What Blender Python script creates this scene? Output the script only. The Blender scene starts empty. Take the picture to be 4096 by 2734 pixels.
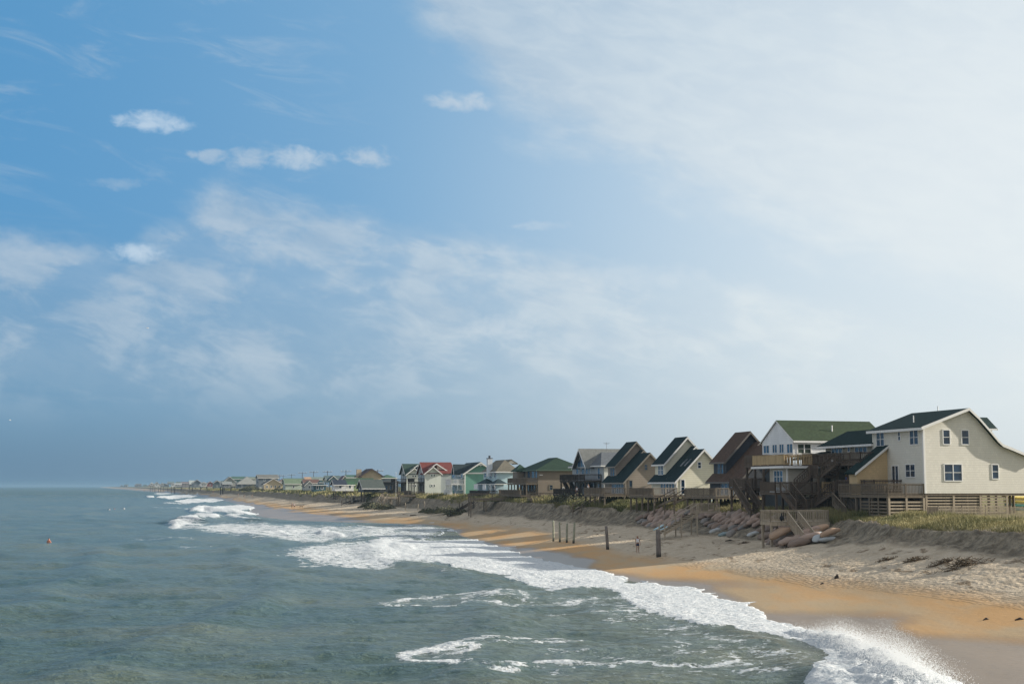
import bpy, math, random
import numpy as np
from mathutils import Vector, Matrix
R = math.radians
rnd = random.Random(7)
sc = bpy.context.scene
COL = sc.collection

# ------------------------------------------------------------------ camera
FPX, TILT, EYE = 5460.0, R(6.03), 7.5          # focal length in photo pixels, pitch, eye height above the sea
cam = bpy.data.cameras.new('camera'); cam.sensor_width = 36.0
cam.lens = 36.0 * FPX / 4096.0; cam.clip_start = 0.5; cam.clip_end = 90000
camo = bpy.data.objects.new('camera', cam); COL.objects.link(camo)
camo.location = (0, 0, EYE); camo.rotation_euler = (R(90) + TILT, 0, 0)
sc.camera = camo
sc.view_settings.view_transform = 'Standard'; sc.view_settings.look = 'None'
sc.view_settings.exposure = 0.55; sc.view_settings.gamma = 1.0
sc.cycles.max_bounces = 6; sc.cycles.diffuse_bounces = 3; sc.cycles.glossy_bounces = 3
sc.cycles.volume_bounces = 0; sc.cycles.transparent_max_bounces = 6
sc.cycles.use_denoising = True
HAZE = 0.00013
FILL_SKY = 0.62  # level of the added fill sky out of view
SUN_AZ, SUN_EL = R(6.5), R(20.0)               # azimuth from +x towards +y

# ------------------------------------------------------------------ node expressions
class X:
    tree = None
    def __init__(s, sock): s.s = sock
    def _m(op, *a, clamp=False):
        n = X.tree.nodes.new('ShaderNodeMath'); n.operation = op; n.use_clamp = clamp
        for i, v in enumerate(a): lk(v, n.inputs[i])
        return X(n.outputs[0])
    def __add__(s, o): return X._m('ADD', s, o)
    def __radd__(s, o): return X._m('ADD', o, s)
    def __sub__(s, o): return X._m('SUBTRACT', s, o)
    def __rsub__(s, o): return X._m('SUBTRACT', o, s)
    def __mul__(s, o): return X._m('MULTIPLY', s, o)
    def __rmul__(s, o): return X._m('MULTIPLY', o, s)
    def __truediv__(s, o): return X._m('DIVIDE', s, o)
    def clamp(s): return X._m('ADD', s, 0.0, clamp=True)
def lk(v, inp):
    if isinstance(v, X): X.tree.links.new(v.s, inp)
    elif isinstance(v, bpy.types.NodeSocket): X.tree.links.new(v, inp)
    else: inp.default_value = v
def mth(op, *a): return X._m(op, *a)
def mmax(a, b): return X._m('MAXIMUM', a, b)
def mmin(a, b): return X._m('MINIMUM', a, b)
def sstep(a, b, x):
    n = X.tree.nodes.new('ShaderNodeMapRange'); n.interpolation_type = 'SMOOTHSTEP'; n.clamp = True
    lk(x, n.inputs['Value']); lk(a, n.inputs['From Min']); lk(b, n.inputs['From Max'])
    n.inputs['To Min'].default_value = 0; n.inputs['To Max'].default_value = 1
    return X(n.outputs['Result'])
def mixc(f, a, b, mode='MIX'):
    n = X.tree.nodes.new('ShaderNodeMix'); n.data_type = 'RGBA'; n.blend_type = mode; n.clamp_factor = True
    lk(f, n.inputs[0]); lk(c4(a), n.inputs[6]); lk(c4(b), n.inputs[7])
    return n.outputs[2]
def c4(c):
    if isinstance(c, (tuple, list)): return tuple(c) + (1,) if len(c) == 3 else tuple(c)
    return c
def comb(x, y, z):
    n = X.tree.nodes.new('ShaderNodeCombineXYZ'); lk(x, n.inputs[0]); lk(y, n.inputs[1]); lk(z, n.inputs[2]); return n.outputs[0]
def sep(v):
    n = X.tree.nodes.new('ShaderNodeSeparateXYZ'); lk(v, n.inputs[0]); return [X(n.outputs[i]) for i in range(3)]
def noise(vec, scale, detail=3, rough=0.55, dist=0.0):
    n = X.tree.nodes.new('ShaderNodeTexNoise'); lk(vec, n.inputs['Vector']); n.inputs['Scale'].default_value = scale
    n.inputs['Detail'].default_value = detail; n.inputs['Roughness'].default_value = rough; n.inputs['Distortion'].default_value = dist
    return X(n.outputs['Fac'])
def vorono(vec, scale, feat='F1'):
    n = X.tree.nodes.new('ShaderNodeTexVoronoi'); n.feature = feat; lk(vec, n.inputs['Vector']); n.inputs['Scale'].default_value = scale
    return X(n.outputs['Distance'])
def texco(k='Object'): return X.tree.nodes.new('ShaderNodeTexCoord').outputs[k]
def attr(name, col=False):
    n = X.tree.nodes.new('ShaderNodeAttribute'); n.attribute_name = name
    return n.outputs['Color'] if col else X(n.outputs['Fac'])
def bump(h, strength=0.5, dist=0.02, normal=None):
    n = X.tree.nodes.new('ShaderNodeBump'); n.inputs['Strength'].default_value = strength; n.inputs['Distance'].default_value = dist
    lk(h, n.inputs['Height'])
    if normal is not None: lk(normal, n.inputs['Normal'])
    return n.outputs[0]
def srgb(r, g, b):
    f = lambda c: (c / 255 / 12.92) if c / 255 <= 0.04045 else ((c / 255 + 0.055) / 1.055) ** 2.4
    return (f(r), f(g), f(b))

# ------------------------------------------------------------------ sky
world = bpy.data.worlds.new('World'); sc.world = world; world.use_nodes = True
X.tree = world.node_tree; X.tree.nodes.clear()
sky = X.tree.nodes.new('ShaderNodeTexSky'); sky.sky_type = 'NISHITA'; sky.sun_disc = False
sky.sun_elevation = SUN_EL; sky.sun_rotation = R(90) - SUN_AZ
sky.air_density = 1.0; sky.dust_density = 1.5; sky.ozone_density = 1.5
dx, dy, dz = sep(texco('Generated'))
az = mth('MULTIPLY', mth('ARCTAN2', dx, dy), 57.2958)            # degrees right of north
el = mth('MULTIPLY', mth('ARCSINE', dz), 57.2958)
nish = mixc(1.0, sky.outputs[0], (0.11, 0.11, 0.11), 'MULTIPLY')
# clear air: deep blue away from the sun, pale towards it
rt = sstep(-26.0, 25.0, az)
clear = mixc(rt, srgb(87, 153, 203), srgb(172, 205, 230))
mid = mixc(sstep(-22.0, 26.0, az), srgb(106, 152, 186), srgb(210, 224, 232))
hor = mixc(sstep(-22.0, 26.0, az), srgb(104, 140, 169), srgb(210, 221, 227))
c = mixc(sstep(1.0, 12.0, el), mid, clear)
c = mixc(sstep(0.0, 3.6, el), hor, c)
# cloud coordinates in the sky, stretched sideways as layers seen from below
vaz = az * 0.1; vel = el * 0.1
cv = comb(vaz, vel * 2.6 + vaz * 0.55, 0.0)
n1 = noise(cv, 1.3, 7, 0.62, 0.35); n2 = noise(cv, 4.2, 6, 0.6, 0.5); n3 = noise(comb(vaz, vel * 1.6, 4.0), 2.2, 6, 0.58, 0.3)
cir = noise(comb(vaz * 1.2 + vel * 0.5, vel * 5.0 + vaz * 0.5, 2.0), 1.7, 7, 0.62, 0.9)
wob = (n1 - 0.5) * 9.0 + (n2 - 0.5) * 3.0
# bank 1: the big pale sheet upper right, its edge running down to the right
e1 = (az * 0.62 + 4.6) - (15.2 - el) * 1.0
e1 = el - (15.0 - (az + 0.5) * 0.42 + mmax(0.0 - (az + 0.5), 0.0) * 0.75)
m1 = sstep(-0.9, 2.4, e1 + wob * 0.62 + (n3 - 0.5) * 2.6)
m1 = m1 * sstep(24.0, 18.5, el * 0.25 + 12.0)
# bank 2: the long band across the lower sky
top2 = mmin(mmax(9.6 - mth('ABSOLUTE', az + 9.0) * 0.26, 8.0 - (az + 20.0) * 0.25), 11.5)
top2 = mmin(12.6 - (az + 12.0) * 0.19, 10.0 + mmax(az + 16.0, 0.0) * 0.7)
m2 = sstep(-0.3, 1.3, top2 - el + wob * 0.30) * sstep(0.4, 5.5, el)
holes = sstep(0.42, 0.60, n3 + (n2 - 0.5) * 0.25)
m2 = m2 * (0.40 + holes * 0.60)
m3 = sstep(0.50, 0.80, cir) * sstep(9.0, 13.0, el) * sstep(-4.0, -12.0, az) * 0.42
cc_lo = mixc(sstep(-22.0, 24.0, az), srgb(146, 176, 204), srgb(208, 222, 232))
cc_hi = mixc(sstep(-22.0, 24.0, az), srgb(182, 200, 217), srgb(228, 238, 241))
tone = sstep(0.35, 0.66, n2 * 0.55 + n1 * 0.45)
cloudc = mixc(tone, cc_lo, cc_hi)
fadeh = sstep(0.5, 5.5, el)
c = mixc(m2 * 0.78 * fadeh, c, cloudc)
c = mixc(m1 * 0.76 * fadeh, c, cloudc)
c = mixc(m3, c, cc_hi)
# small bright puffs
def puff(px, py, wx, wy, amt, bright=1.0):
    global c
    a0 = math.degrees(math.atan((px - 2048) / FPX)); e0 = math.degrees(math.atan((1944 - py) / FPX * 1.0))
    sx = wx / FPX * 57.3; sy = wy / FPX * 57.3
    ddx = (az - a0 + (n2 - 0.5) * 1.6) / sx; ddy = (el - e0 + (n3 - 0.5) * 0.9 + (n2 - 0.5) * 0.5) / sy
    pp = noise(comb(az, el * 1.4, 7.0), 1.5, 5, 0.6, 0.3)
    r2 = ddx * ddx + ddy * ddy + (pp - 0.5) * 3.0
    m = sstep(1.5, -0.5, r2) * amt
    c = mixc(m, c, mixc(sstep(-20.0, 20.0, az), srgb(int(184 * bright), int(202 * bright), int(219 * bright)), srgb(225, 234, 240)))
for p in [(590, 515, 150, 38, .85, 1.08), (745, 640, 40, 22, .5), (815, 648, 60, 26, .6), (965, 642, 90, 40, .7), (1195, 628, 125, 44, .8, 1.03), (1460, 610, 88, 42, .75),
          (1840, 378, 140, 38, .7), (530, 1035, 110, 42, .85, 1.08), (850, 910, 130, 30, .55), (1990, 1320, 150, 55, .6), (2290, 1370, 90, 40, .4),
          (230, 1060, 200, 45, .35), (2500, 1120, 350, 60, .35), (430, 770, 110, 25, .35), (1990, 1010, 120, 18, .3), (2150, 890, 120, 18, .35)]:
    puff(*p)
# glow round the hidden sun side
g = sstep(30.0, 2.0, mth('SQRT', (az - 25.0) * (az - 25.0) * 0.8 + (el - 11.0) * (el - 11.0) * 2.2))
c = mixc(g * 0.72, c, srgb(243, 248, 249))
# added fill: unseen sky overhead, seaward and behind brightened to lift the shade
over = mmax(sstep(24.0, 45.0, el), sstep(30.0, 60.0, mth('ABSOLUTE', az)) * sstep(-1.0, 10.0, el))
c = mixc(over * 0.85, c, (FILL_SKY * 0.98, FILL_SKY * 0.98, FILL_SKY))
below = sstep(0.0, -2.0, el)
c = mixc(below * 0.5, c, srgb(90, 110, 120))
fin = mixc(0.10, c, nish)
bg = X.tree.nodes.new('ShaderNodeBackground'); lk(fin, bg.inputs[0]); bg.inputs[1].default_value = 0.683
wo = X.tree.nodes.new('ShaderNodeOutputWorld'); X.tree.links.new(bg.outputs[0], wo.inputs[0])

# ------------------------------------------------------------------ sun
sl = bpy.data.lights.new('sun', 'SUN'); sl.energy = 5.0; sl.angle = R(0.7); sl.color = (1.0, 0.93, 0.82)
so = bpy.data.objects.new('sun', sl); COL.objects.link(so)
sd = Vector((math.cos(SUN_AZ) * math.cos(SUN_EL), math.sin(SUN_AZ) * math.cos(SUN_EL), math.sin(SUN_EL)))
so.rotation_euler = sd.to_track_quat('Z', 'Y').to_euler(); so.location = sd * 200

# ------------------------------------------------------------------ photo pixel <-> place
CF = Vector((0, math.cos(TILT), math.sin(TILT))); CU = Vector((0, -math.sin(TILT), math.cos(TILT)))
def ray(px, py): return CF + Vector(((px - 2048) / FPX, 0, 0)) + CU * ((1367 - py) / FPX)
def atz(px, py, z):
    d = ray(px, py); t = (z - EYE) / d.z; return Vector((d.x * t, d.y * t, z))
def aty(px, py, Y):
    d = ray(px, py); t = Y / d.y; return Vector((d.x * t, Y, EYE + d.z * t))
def projn(x, y, z):
    z = z - EYE; d = y * CF.y + z * CF.z; return 2048 + FPX * x / d, 1367 - FPX * (y * CU.y + z * CU.z) / d
def zm(ox, oy, s): return lambda x, y: (ox + x / s, oy + y / s)

# ------------------------------------------------------------------ numpy noise
_lat = np.random.RandomState(3).rand(256, 256)
def vn(x, y):
    xi = np.floor(x).astype(int); yi = np.floor(y).astype(int); fx = x - xi; fy = y - yi
    fx = fx * fx * (3 - 2 * fx); fy = fy * fy * (3 - 2 * fy)
    a = _lat[xi % 256, yi % 256]; b = _lat[(xi + 1) % 256, yi % 256]; c_ = _lat[xi % 256, (yi + 1) % 256]; d = _lat[(xi + 1) % 256, (yi + 1) % 256]
    return (a * (1 - fx) + b * fx) * (1 - fy) + (c_ * (1 - fx) + d * fx) * fy - 0.5
def fbm(x, y, o=4, g=0.5):
    s = 0; a = 1.0
    for i in range(o):
        s = s + a * vn(x * 2 ** i + 17.3 * i, y * 2 ** i + 9.1 * i); a *= g
    return s
def sst(a, b, x):
    t = np.clip((x - a) / (b - a), 0, 1); return t * t * (3 - 2 * t)
def inpoly(px, py, poly):
    r = np.zeros(px.shape, bool); n = len(poly); j = n - 1
    for i in range(n):
        xi, yi = poly[i]; xj, yj = poly[j]
        if yi != yj:
            c_ = ((yi > py) != (yj > py)) & (px < (xj - xi) * (py - yi) / (yj - yi) + xi); r ^= c_
        j = i
    return r
def segd(px, py, pts, wy):
    """distance to a polyline in widths, vertical half-width wy, horizontal twice as loose"""
    best = np.full(px.shape, 9.0)
    for (x0, y0), (x1, y1) in zip(pts[:-1], pts[1:]):
        X0, Y0, X1, Y1 = x0 / (2.5 * wy), y0 / wy, x1 / (2.5 * wy), y1 / wy
        qx, qy = px / (2.5 * wy), py / wy; ex, ey = X1 - X0, Y1 - Y0
        t = np.clip(((qx - X0) * ex + (qy - Y0) * ey) / (ex * ex + ey * ey + 1e-9), 0, 1)
        best = np.minimum(best, np.hypot(qx - X0 - t * ex, qy - Y0 - t * ey))
    return best

# ------------------------------------------------------------------ object helpers
def tag(o, label=None, cat=None, group=None, kind=None):
    if label: o['label'] = label
    if cat: o['category'] = cat
    if group: o['group'] = group
    if kind: o['kind'] = kind
    return o
def empty(name, loc, rz=0.0, label=None, cat=None, group=None):
    o = bpy.data.objects.new(name, None); COL.objects.link(o); o.location = loc; o.rotation_euler = (0, 0, rz)
    o.empty_display_size = 0.3
    return tag(o, label, cat, group)
def dup_tree(o, parent=None):
    c_ = o.copy(); COL.objects.link(c_); c_.parent = parent
    for ch in list(o.children): dup_tree(ch, c_)
    return c_
class MB:
    def __init__(s): s.v = []; s.f = []
    def add(s, vs, fs):
        b = len(s.v); s.v += [tuple(p) for p in vs]; s.f += [tuple(b + i for i in f) for f in fs]; return s
    def box(s, x0, x1, y0, y1, z0, z1):
        if x0 > x1: x0, x1 = x1, x0
        if y0 > y1: y0, y1 = y1, y0
        if z0 > z1: z0, z1 = z1, z0
        return s.add([(x0, y0, z0), (x1, y0, z0), (x1, y1, z0), (x0, y1, z0), (x0, y0, z1), (x1, y0, z1), (x1, y1, z1), (x0, y1, z1)],
              [(3, 2, 1, 0), (4, 5, 6, 7), (0, 1, 5, 4), (1, 2, 6, 5), (2, 3, 7, 6), (3, 0, 4, 7)])
    def beam(s, p, q, w, h, up=(0, 0, 1)):
        p, q = Vector(p), Vector(q); d = (q - p).normalized(); up = Vector(up)
        if abs(d.dot(up)) > 0.98: up = Vector((0, 1, 0))
        sd_ = d.cross(up).normalized() * (w / 2); u_ = sd_.cross(d).normalized() * (h / 2)
        vs = [p - sd_ - u_, p + sd_ - u_, p + sd_ + u_, p - sd_ + u_, q - sd_ - u_, q + sd_ - u_, q + sd_ + u_, q - sd_ + u_]
        return s.add(vs, [(0, 1, 2, 3), (7, 6, 5, 4), (4, 5, 1, 0), (5, 6, 2, 1), (6, 7, 3, 2), (7, 4, 0, 3)])
    def tube(s, p, q, r0, r1=None, n=8):
        r1 = r0 if r1 is None else r1; p, q = Vector(p), Vector(q); d = (q - p).normalized()
        a = d.orthogonal().normalized(); b = d.cross(a)
        vs = [p + (a * math.cos(t) + b * math.sin(t)) * r0 for t in [2 * math.pi * i / n for i in range(n)]]
        vs += [q + (a * math.cos(t) + b * math.sin(t)) * r1 for t in [2 * math.pi * i / n for i in range(n)]]
        fs = [(i, (i + 1) % n, n + (i + 1) % n, n + i) for i in range(n)] + [tuple(range(n - 1, -1, -1)), tuple(range(n, 2 * n))]
        return s.add(vs, fs)
    def prism(s, prof, ax, a0, a1):
        """closed profile in (across, z); ax 'v': profile in x-z run along y; ax 'u': profile in y-z run along x"""
        n = len(prof)
        P = (lambda q, a: (q[0], a, q[1])) if ax == 'v' else (lambda q, a: (a, q[0], q[1]))
        vs = [P(q, a0) for q in prof] + [P(q, a1) for q in prof]
        fs = [(i, (i + 1) % n, n + (i + 1) % n, n + i) for i in range(n)] + [tuple(range(n - 1, -1, -1)), tuple(range(n, 2 * n))]
        return s.add(vs, fs)
    def build(s, name, mat, parent=None, smooth=False, recalc=True):
        me = bpy.data.meshes.new(name); me.from_pydata(s.v, [], s.f); me.update()
        if recalc and len(s.f) < 60000:
            import bmesh
            bm = bmesh.new(); bm.from_mesh(me); bmesh.ops.recalc_face_normals(bm, faces=bm.faces); bm.to_mesh(me); bm.free()
        if smooth: me.polygons.foreach_set('use_smooth', [True] * len(me.polygons))
        if mat: me.materials.append(mat)
        o = bpy.data.objects.new(name, me); COL.objects.link(o)
        if parent: o.parent = parent
        return o

# ------------------------------------------------------------------ materials
_mats = {}
def newmat(name):
    m = bpy.data.materials.new(name); m.use_nodes = True; X.tree = m.node_tree; X.tree.nodes.clear()
    b = X.tree.nodes.new('ShaderNodeBsdfPrincipled'); o = X.tree.nodes.new('ShaderNodeOutputMaterial')
    X.tree.links.new(b.outputs[0], o.inputs[0]); return m, b
def dim(c_, k): return tuple(min(1, x * k) for x in c_)
def m_siding(col, lap=0.2, shingle=False, st=0.6):
    k = ('sid', col, lap, shingle)
    if k in _mats: return _mats[k]
    m, b = newmat('siding'); co = texco(); x, y, z = sep(co)
    w = noise(comb(x, y, z * .5), 0.6, 5, 0.6); fine = noise(comb(x * 1.0, y * 1.0, z * 6.0), 2.5, 4)
    saw = mth('FRACT', z / lap)
    groove = sstep(0.0, 0.16, saw) * sstep(1.0, 0.93, saw)
    colr = mixc(sstep(0.3, 0.75, w), dim(col, 0.90), dim(col, 1.06))
    colr = mixc(sstep(0.35, 0.8, fine) * 0.35, colr, dim(col, 0.82))
    if shingle:
        row = mth('FLOOR', z / lap); al = x + y
        cell = noise(comb(mth('FLOOR', al * 4.5 + mth('FRACT', row * 0.37) * 9.0), row, 0.0), 0.97, 0)
        colr = mixc(sstep(0.35, 0.65, cell), dim(col, 0.91), colr)
        g2 = mth('FRACT', al * 4.5 + mth('FRACT', row * 0.37) * 9.0)
        groove = groove * sstep(0.0, 0.12, g2)
        colr = mixc((1.0 - groove) * 0.42, colr, dim(col, 0.66))  # dark shingle joints, plus lap shadow lines painted into the colour
    else:
        colr = mixc((1.0 - groove) * (0.42 if col[0] > .3 else 0.8), colr, dim(col, 0.5))  # shadow line under each lap painted into the siding colour
    lk(colr, b.inputs['Base Color']); b.inputs['Roughness'].default_value = 0.7
    lk(bump(saw * -1.0, st, 0.03), b.inputs['Normal']); _mats[k] = m; return m
def m_roof(col, lap=0.18):
    k = ('roof', col)
    if k in _mats: return _mats[k]
    m, b = newmat('roof_shingles'); co = texco(); x, y, z = sep(co)
    row = mth('FLOOR', z / lap); cell = noise(comb(mth('FLOOR', (x + y) * 3.0 + row * 0.5), row, mth('FLOOR', (x - y) * 3.0)), 0.93, 0)
    w = noise(co, 0.5, 5, 0.6)
    colr = mixc(sstep(0.3, 0.7, cell), dim(col, 0.82), dim(col, 1.14)); colr = mixc(sstep(0.35, 0.75, w) * 0.5, colr, dim(col, 0.75))
    lk(colr, b.inputs['Base Color']); b.inputs['Roughness'].default_value = 0.92; b.inputs['Specular IOR Level'].default_value = 0.2
    lk(bump(mth('FRACT', z / lap) * -1.0 + noise(co, 9.0, 2) * 0.5, 0.35, 0.02), b.inputs['Normal']); _mats[k] = m; return m
def m_wood(col, key=''):
    k = ('wood', col)
    if k in _mats: return _mats[k]
    m, b = newmat('weathered_wood'); co = texco(); x, y, z = sep(co)
    w = noise(co, 0.9, 5, 0.6); f = noise(comb(x * 9.0, y * 9.0, z * 1.2), 2.0, 4); pl = noise(comb(mth('FLOOR', x * 6.0), mth('FLOOR', y * 6.0), 0.0), 0.83, 0)
    colr = mixc(w, dim(col, 0.62), dim(col, 1.25)); colr = mixc(sstep(0.4, 0.8, f) * 0.5, colr, dim(col, 0.5))
    colr = mixc(sstep(0.35, 0.65, pl) * 0.35, colr, dim(col, 1.4))
    lk(colr, b.inputs['Base Color']); b.inputs['Roughness'].default_value = 0.85; b.inputs['Specular IOR Level'].default_value = 0.25
    lk(bump(f, 0.4, 0.01), b.inputs['Normal']); _mats[k] = m; return m
def m_plain(col, rough=0.6, var=0.12, sc_=3.0, spec=0.4):
    k = ('pl', col, rough)
    if k in _mats: return _mats[k]
    m, b = newmat('painted'); co = texco(); w = noise(co, sc_, 4, 0.6)
    lk(mixc(w, dim(col, 1 - var * 1.6), dim(col, 1 + var)), b.inputs['Base Color']); b.inputs['Roughness'].default_value = rough
    b.inputs['Specular IOR Level'].default_value = spec
    _mats[k] = m; return m
def m_glass(col=(0.012, 0.025, 0.045)):
    k = ('gl', col)
    if k in _mats: return _mats[k]
    m, b = newmat('window_glass'); co = texco(); w = noise(co, 0.8, 2)
    lk(mixc(sstep(0.35, 0.7, w), col, dim(col, 2.6)), b.inputs['Base Color']); b.inputs['Roughness'].default_value = 0.08
    b.inputs['Specular IOR Level'].default_value = 0.6
    lk(bump(noise(co, 0.7, 1), 0.08, 0.05), b.inputs['Normal']); _mats[k] = m; return m
WHITE = (0.80, 0.79, 0.76); TRIM = m_plain(WHITE, 0.55, 0.05)
GLASS = m_glass(); GLASSB = m_glass((0.02, 0.055, 0.10))
W_GREY = m_wood((0.19, 0.155, 0.115)); W_DARK = m_wood((0.055, 0.045, 0.038)); W_TAN = m_wood((0.46, 0.34, 0.19)); W_PALE = m_wood((0.40, 0.335, 0.25))
W_BROWN = m_wood((0.115, 0.088, 0.066))
# ================================================================== GROUND
def tab(t): a = np.array(t, float); return lambda y: np.interp(y, a[:, 0], a[:, 1])
xw = tab([(0, 22), (35, 19), (52, 17), (76, 14.6), (88, 13.9), (100, 12.6), (109, 9.6), (123, 7.2), (139, 3), (153, 1), (182, -3.5), (210, -7), (237, -9), (262, -13.5), (275, -22), (284, -33), (300, -48), (337, -61), (400, -76), (480, -90), (620, -125), (766, -162), (1208, -285), (2000, -530), (4000, -1150), (9000, -2700), (20000, -6000)])
xf = tab([(0, 52), (60, 39), (80, 33.2), (86.5, 31.4), (99, 29.0), (105, 27.2), (114, 27.0), (120, 28.0), (130, 26.3), (164, 20.0), (180, 16.2), (190, 12.6), (205, 8.6), (215, 7.2), (240, 1.5), (265, -6), (281, -12), (300, -17), (330, -24), (368, -33), (430, -55), (484, -73), (568, -94), (700, -131), (870, -178), (1114, -256), (2000, -512), (4000, -1110), (9000, -2640), (20000, -5900)])
zf = tab([(0, 3.2), (86, 3.3), (99, 3.45), (106, 3.4), (114, 2.75), (130, 2.25), (164, 2.35), (300, 2.3), (600, 2.6), (800, 3.0), (3000, 3.0), (20000, 2)])
xtp = tab([(0, 54), (60, 40.6), (80, 34.4), (89.5, 32.2), (99, 30.0), (105, 28.4), (114, 29.6), (120, 31.0), (130, 29.6), (164, 23.2), (180, 19.2), (190, 15.8), (205, 11.2), (215, 10), (240, 5), (265, -2.5), (281, -8.5), (300, -13), (330, -20), (368, -28), (430, -50), (484, -68), (568, -89), (700, -127), (870, -174), (1114, -251), (2000, -507), (4000, -1104), (9000, -2630), (20000, -5890)])
ztp = tab([(0, 4.2), (89, 4.25), (107, 4.35), (130, 4.3), (165, 4.3), (205, 4.3), (240, 4.5), (293, 4.5), (400, 4.5), (600, 4.6), (900, 4.6), (20000, 4.5)])
def ground(x, y, rough=True):
    """height of the sand at a place"""
    x = np.asarray(x, float); y = np.asarray(y, float)
    w, f, t = xw(y), xf(y), xtp(y); zF, zT = zf(y), ztp(y)
    if rough:
        amp = np.clip(y / 140.0, 0.6, 5)
        wob = fbm(y / 6.0, x / 60.0, 4) * 1.7 * amp ** 0.4 * (1 - .65 * ((y > 114) & (y < 178))) + fbm(y / 1.3, x / 2.0, 2) * 0.35
        f = f + wob; t = t + wob * 0.9 + fbm(y / 2.3 + 40, x / 9.0, 3) * 0.8 + 0.25
    t = np.maximum(t, f + 0.5)
    s = (x - w) / np.maximum(f - w, 1.0)
    z = np.where(s < 0, (x - w) * 0.10, zF * (0.62 * np.clip(s, 0, 1) ** 0.85 + 0.38 * np.clip(s, 0, 1) ** 2.2))
    k = np.clip((x - f) / (t - f), 0, 1); kk = np.where(k < .62, k * .42 / .62, .42 + .58 * np.clip((k - .62) / .30, 0, 1))
    z = np.where(x > f, zF + (zT - zF) * kk, z)
    inl = np.clip((x - t) / 9.0, 0, 1); z = np.where(x > t, zT + 0.62 * np.clip((x - t) / 4.5, 0, 1), z)
    z = np.maximum(z, -3.0)
    if rough:
        dry = np.clip((s - 0.45) / 0.2, 0, 1) * (x <= f)
        z = z + dry * (fbm(x / 2.6, y / 2.6, 4) * 0.18 + fbm(x / 0.55, y / 0.55, 2) * 0.07)
        z = z + np.clip(s * 3, 0, 1) * (x <= f) * fbm(x / 9.0, y / 14.0, 2) * 0.22
        z = z + (x > t) * fbm(x / 3.0, y / 3.0, 4) * 0.38
        face = (x > f - 0.3) & (x < t + 0.3)
        z = z + face * fbm(x / 0.9, y / 1.1, 3) * 0.42
    return z
def gz(x, y): return float(ground(x, y))

ys = [14.0]
while ys[-1] < 26000: ys.append(ys[-1] + min(max(0.16, 7.5e-5 * ys[-1] ** 2), 0.025 * ys[-1]))
ys = np.array(ys)
def grid_mesh(name, xs2, ys2, z2, mat, attrs=None, smooth=True):
    nr, nc = z2.shape; co = np.stack([xs2, ys2, z2], -1).reshape(-1, 3).astype(np.float32)
    i = np.arange(nr * nc).reshape(nr, nc); q = np.stack([i[:-1, :-1], i[:-1, 1:], i[1:, 1:], i[1:, :-1]], -1).reshape(-1, 4)
    me = bpy.data.meshes.new(name); me.vertices.add(len(co)); me.vertices.foreach_set('co', co.ravel())
    me.loops.add(q.size); me.loops.foreach_set('vertex_index', q.ravel().astype(np.int32))
    me.polygons.add(len(q)); me.polygons.foreach_set('loop_start', (np.arange(len(q)) * 4).astype(np.int32))
    me.update(calc_edges=True); me.polygons.foreach_set('use_smooth', np.ones(len(q), bool))
    for k, a in (attrs or {}).items():
        at_ = me.attributes.new(k, 'FLOAT', 'POINT'); at_.data.foreach_set('value', a.ravel().astype(np.float32))
    me.materials.append(mat); o = bpy.data.objects.new(name, me); COL.objects.link(o); return o

# columns: offsets across the shore, dense on the beach and the scarp
t1 = np.linspace(-14, 0, 26)[:-1]
Yc = ys[:, None]
ncb, ncs, nct = 170, 60, 70
W_, F_, T_ = xw(Yc), xf(Yc), xtp(Yc)
a = np.linspace(0, 1, ncb)[None]; beach = W_ + (F_ - 2.2 - W_) * a
b_ = np.linspace(0, 1, ncs + 1)[None, 1:]; scarp = (F_ - 2.2) + (T_ + 3.5 - F_ + 2.2) * b_
far_w = np.maximum(60, Yc * 0.5)
c_ = (np.linspace(0, 1, nct + 1)[None, 1:]) ** 2.6; inland = (T_ + 3.5) + c_ * (far_w + 120 + Yc * 1.0)
GX = np.concatenate([W_ + t1[None] * np.maximum(1, Yc / 150), beach, scarp, inland], 1); GY = np.repeat(Yc, GX.shape[1], 1)
GZ = ground(GX, GY)
PXg, PYg = projn(GX, GY, GZ)
# wetness of the sand, read off as zones on the beach: 2 = shining wet, 1 = damp orange, 0 = dry
dryline = [(-400, 1940), (500, 1950), (700, 1962), (800, 1971), (905, 1985), (1000, 2001), (1100, 2013), (1230, 2026), (1330, 2040), (1500, 2062), (1600, 2068), (1750, 2080), (1950, 2100), (2120, 2120), (2300, 2160), (2440, 2196), (2640, 2236), (2850, 2262), (3046, 2290), (3300, 2322), (3460, 2335), (3700, 2352), (4096, 2398), (5200, 2500)]
wetline = [(-400, 1942), (500, 1952), (700, 1966), (860, 1984), (960, 1999), (1080, 2026), (1200, 2045), (1400, 2068), (1480, 2084), (1620, 2090), (1700, 2096), (1760, 2100), (1880, 2122), (1740, 2146), (1900, 2158), (2060, 2186), (2200, 2204), (2330, 2222), (2400, 2245), (2360, 2262), (2500, 2300), (2600, 2311), (2800, 2326), (3020, 2336), (3130, 2340), (2850, 2350), (3000, 2420), (3059, 2447), (3300, 2452), (3560, 2452), (3700, 2470), (3560, 2492), (3683, 2540), (4096, 2568), (5200, 2640)]
jx = fbm(GX / 3.0, GY / 9.0, 4) * 26; jy = fbm(GX / 2.0 + 7, GY / 7.0, 4) * 14
def lowpoly(line): return line + [(5200, 6000), (-400, 6000)]
def softmask(line, s_, n=4):
    acc = 0
    for k in range(-n, n + 1):
        acc = acc + inpoly(PXg + jx, PYg + jy + k * s_ / n, lowpoly(line))
    return acc / (2 * n + 1.0)
sy = np.clip(2200.0 / Yc, 1.5, 34)
damp = softmask(dryline, sy); wet = softmask(wetline, sy * 0.6)
SS = (GX - W_) / np.maximum(F_ - W_, 1)
behind = GY < 14
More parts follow.
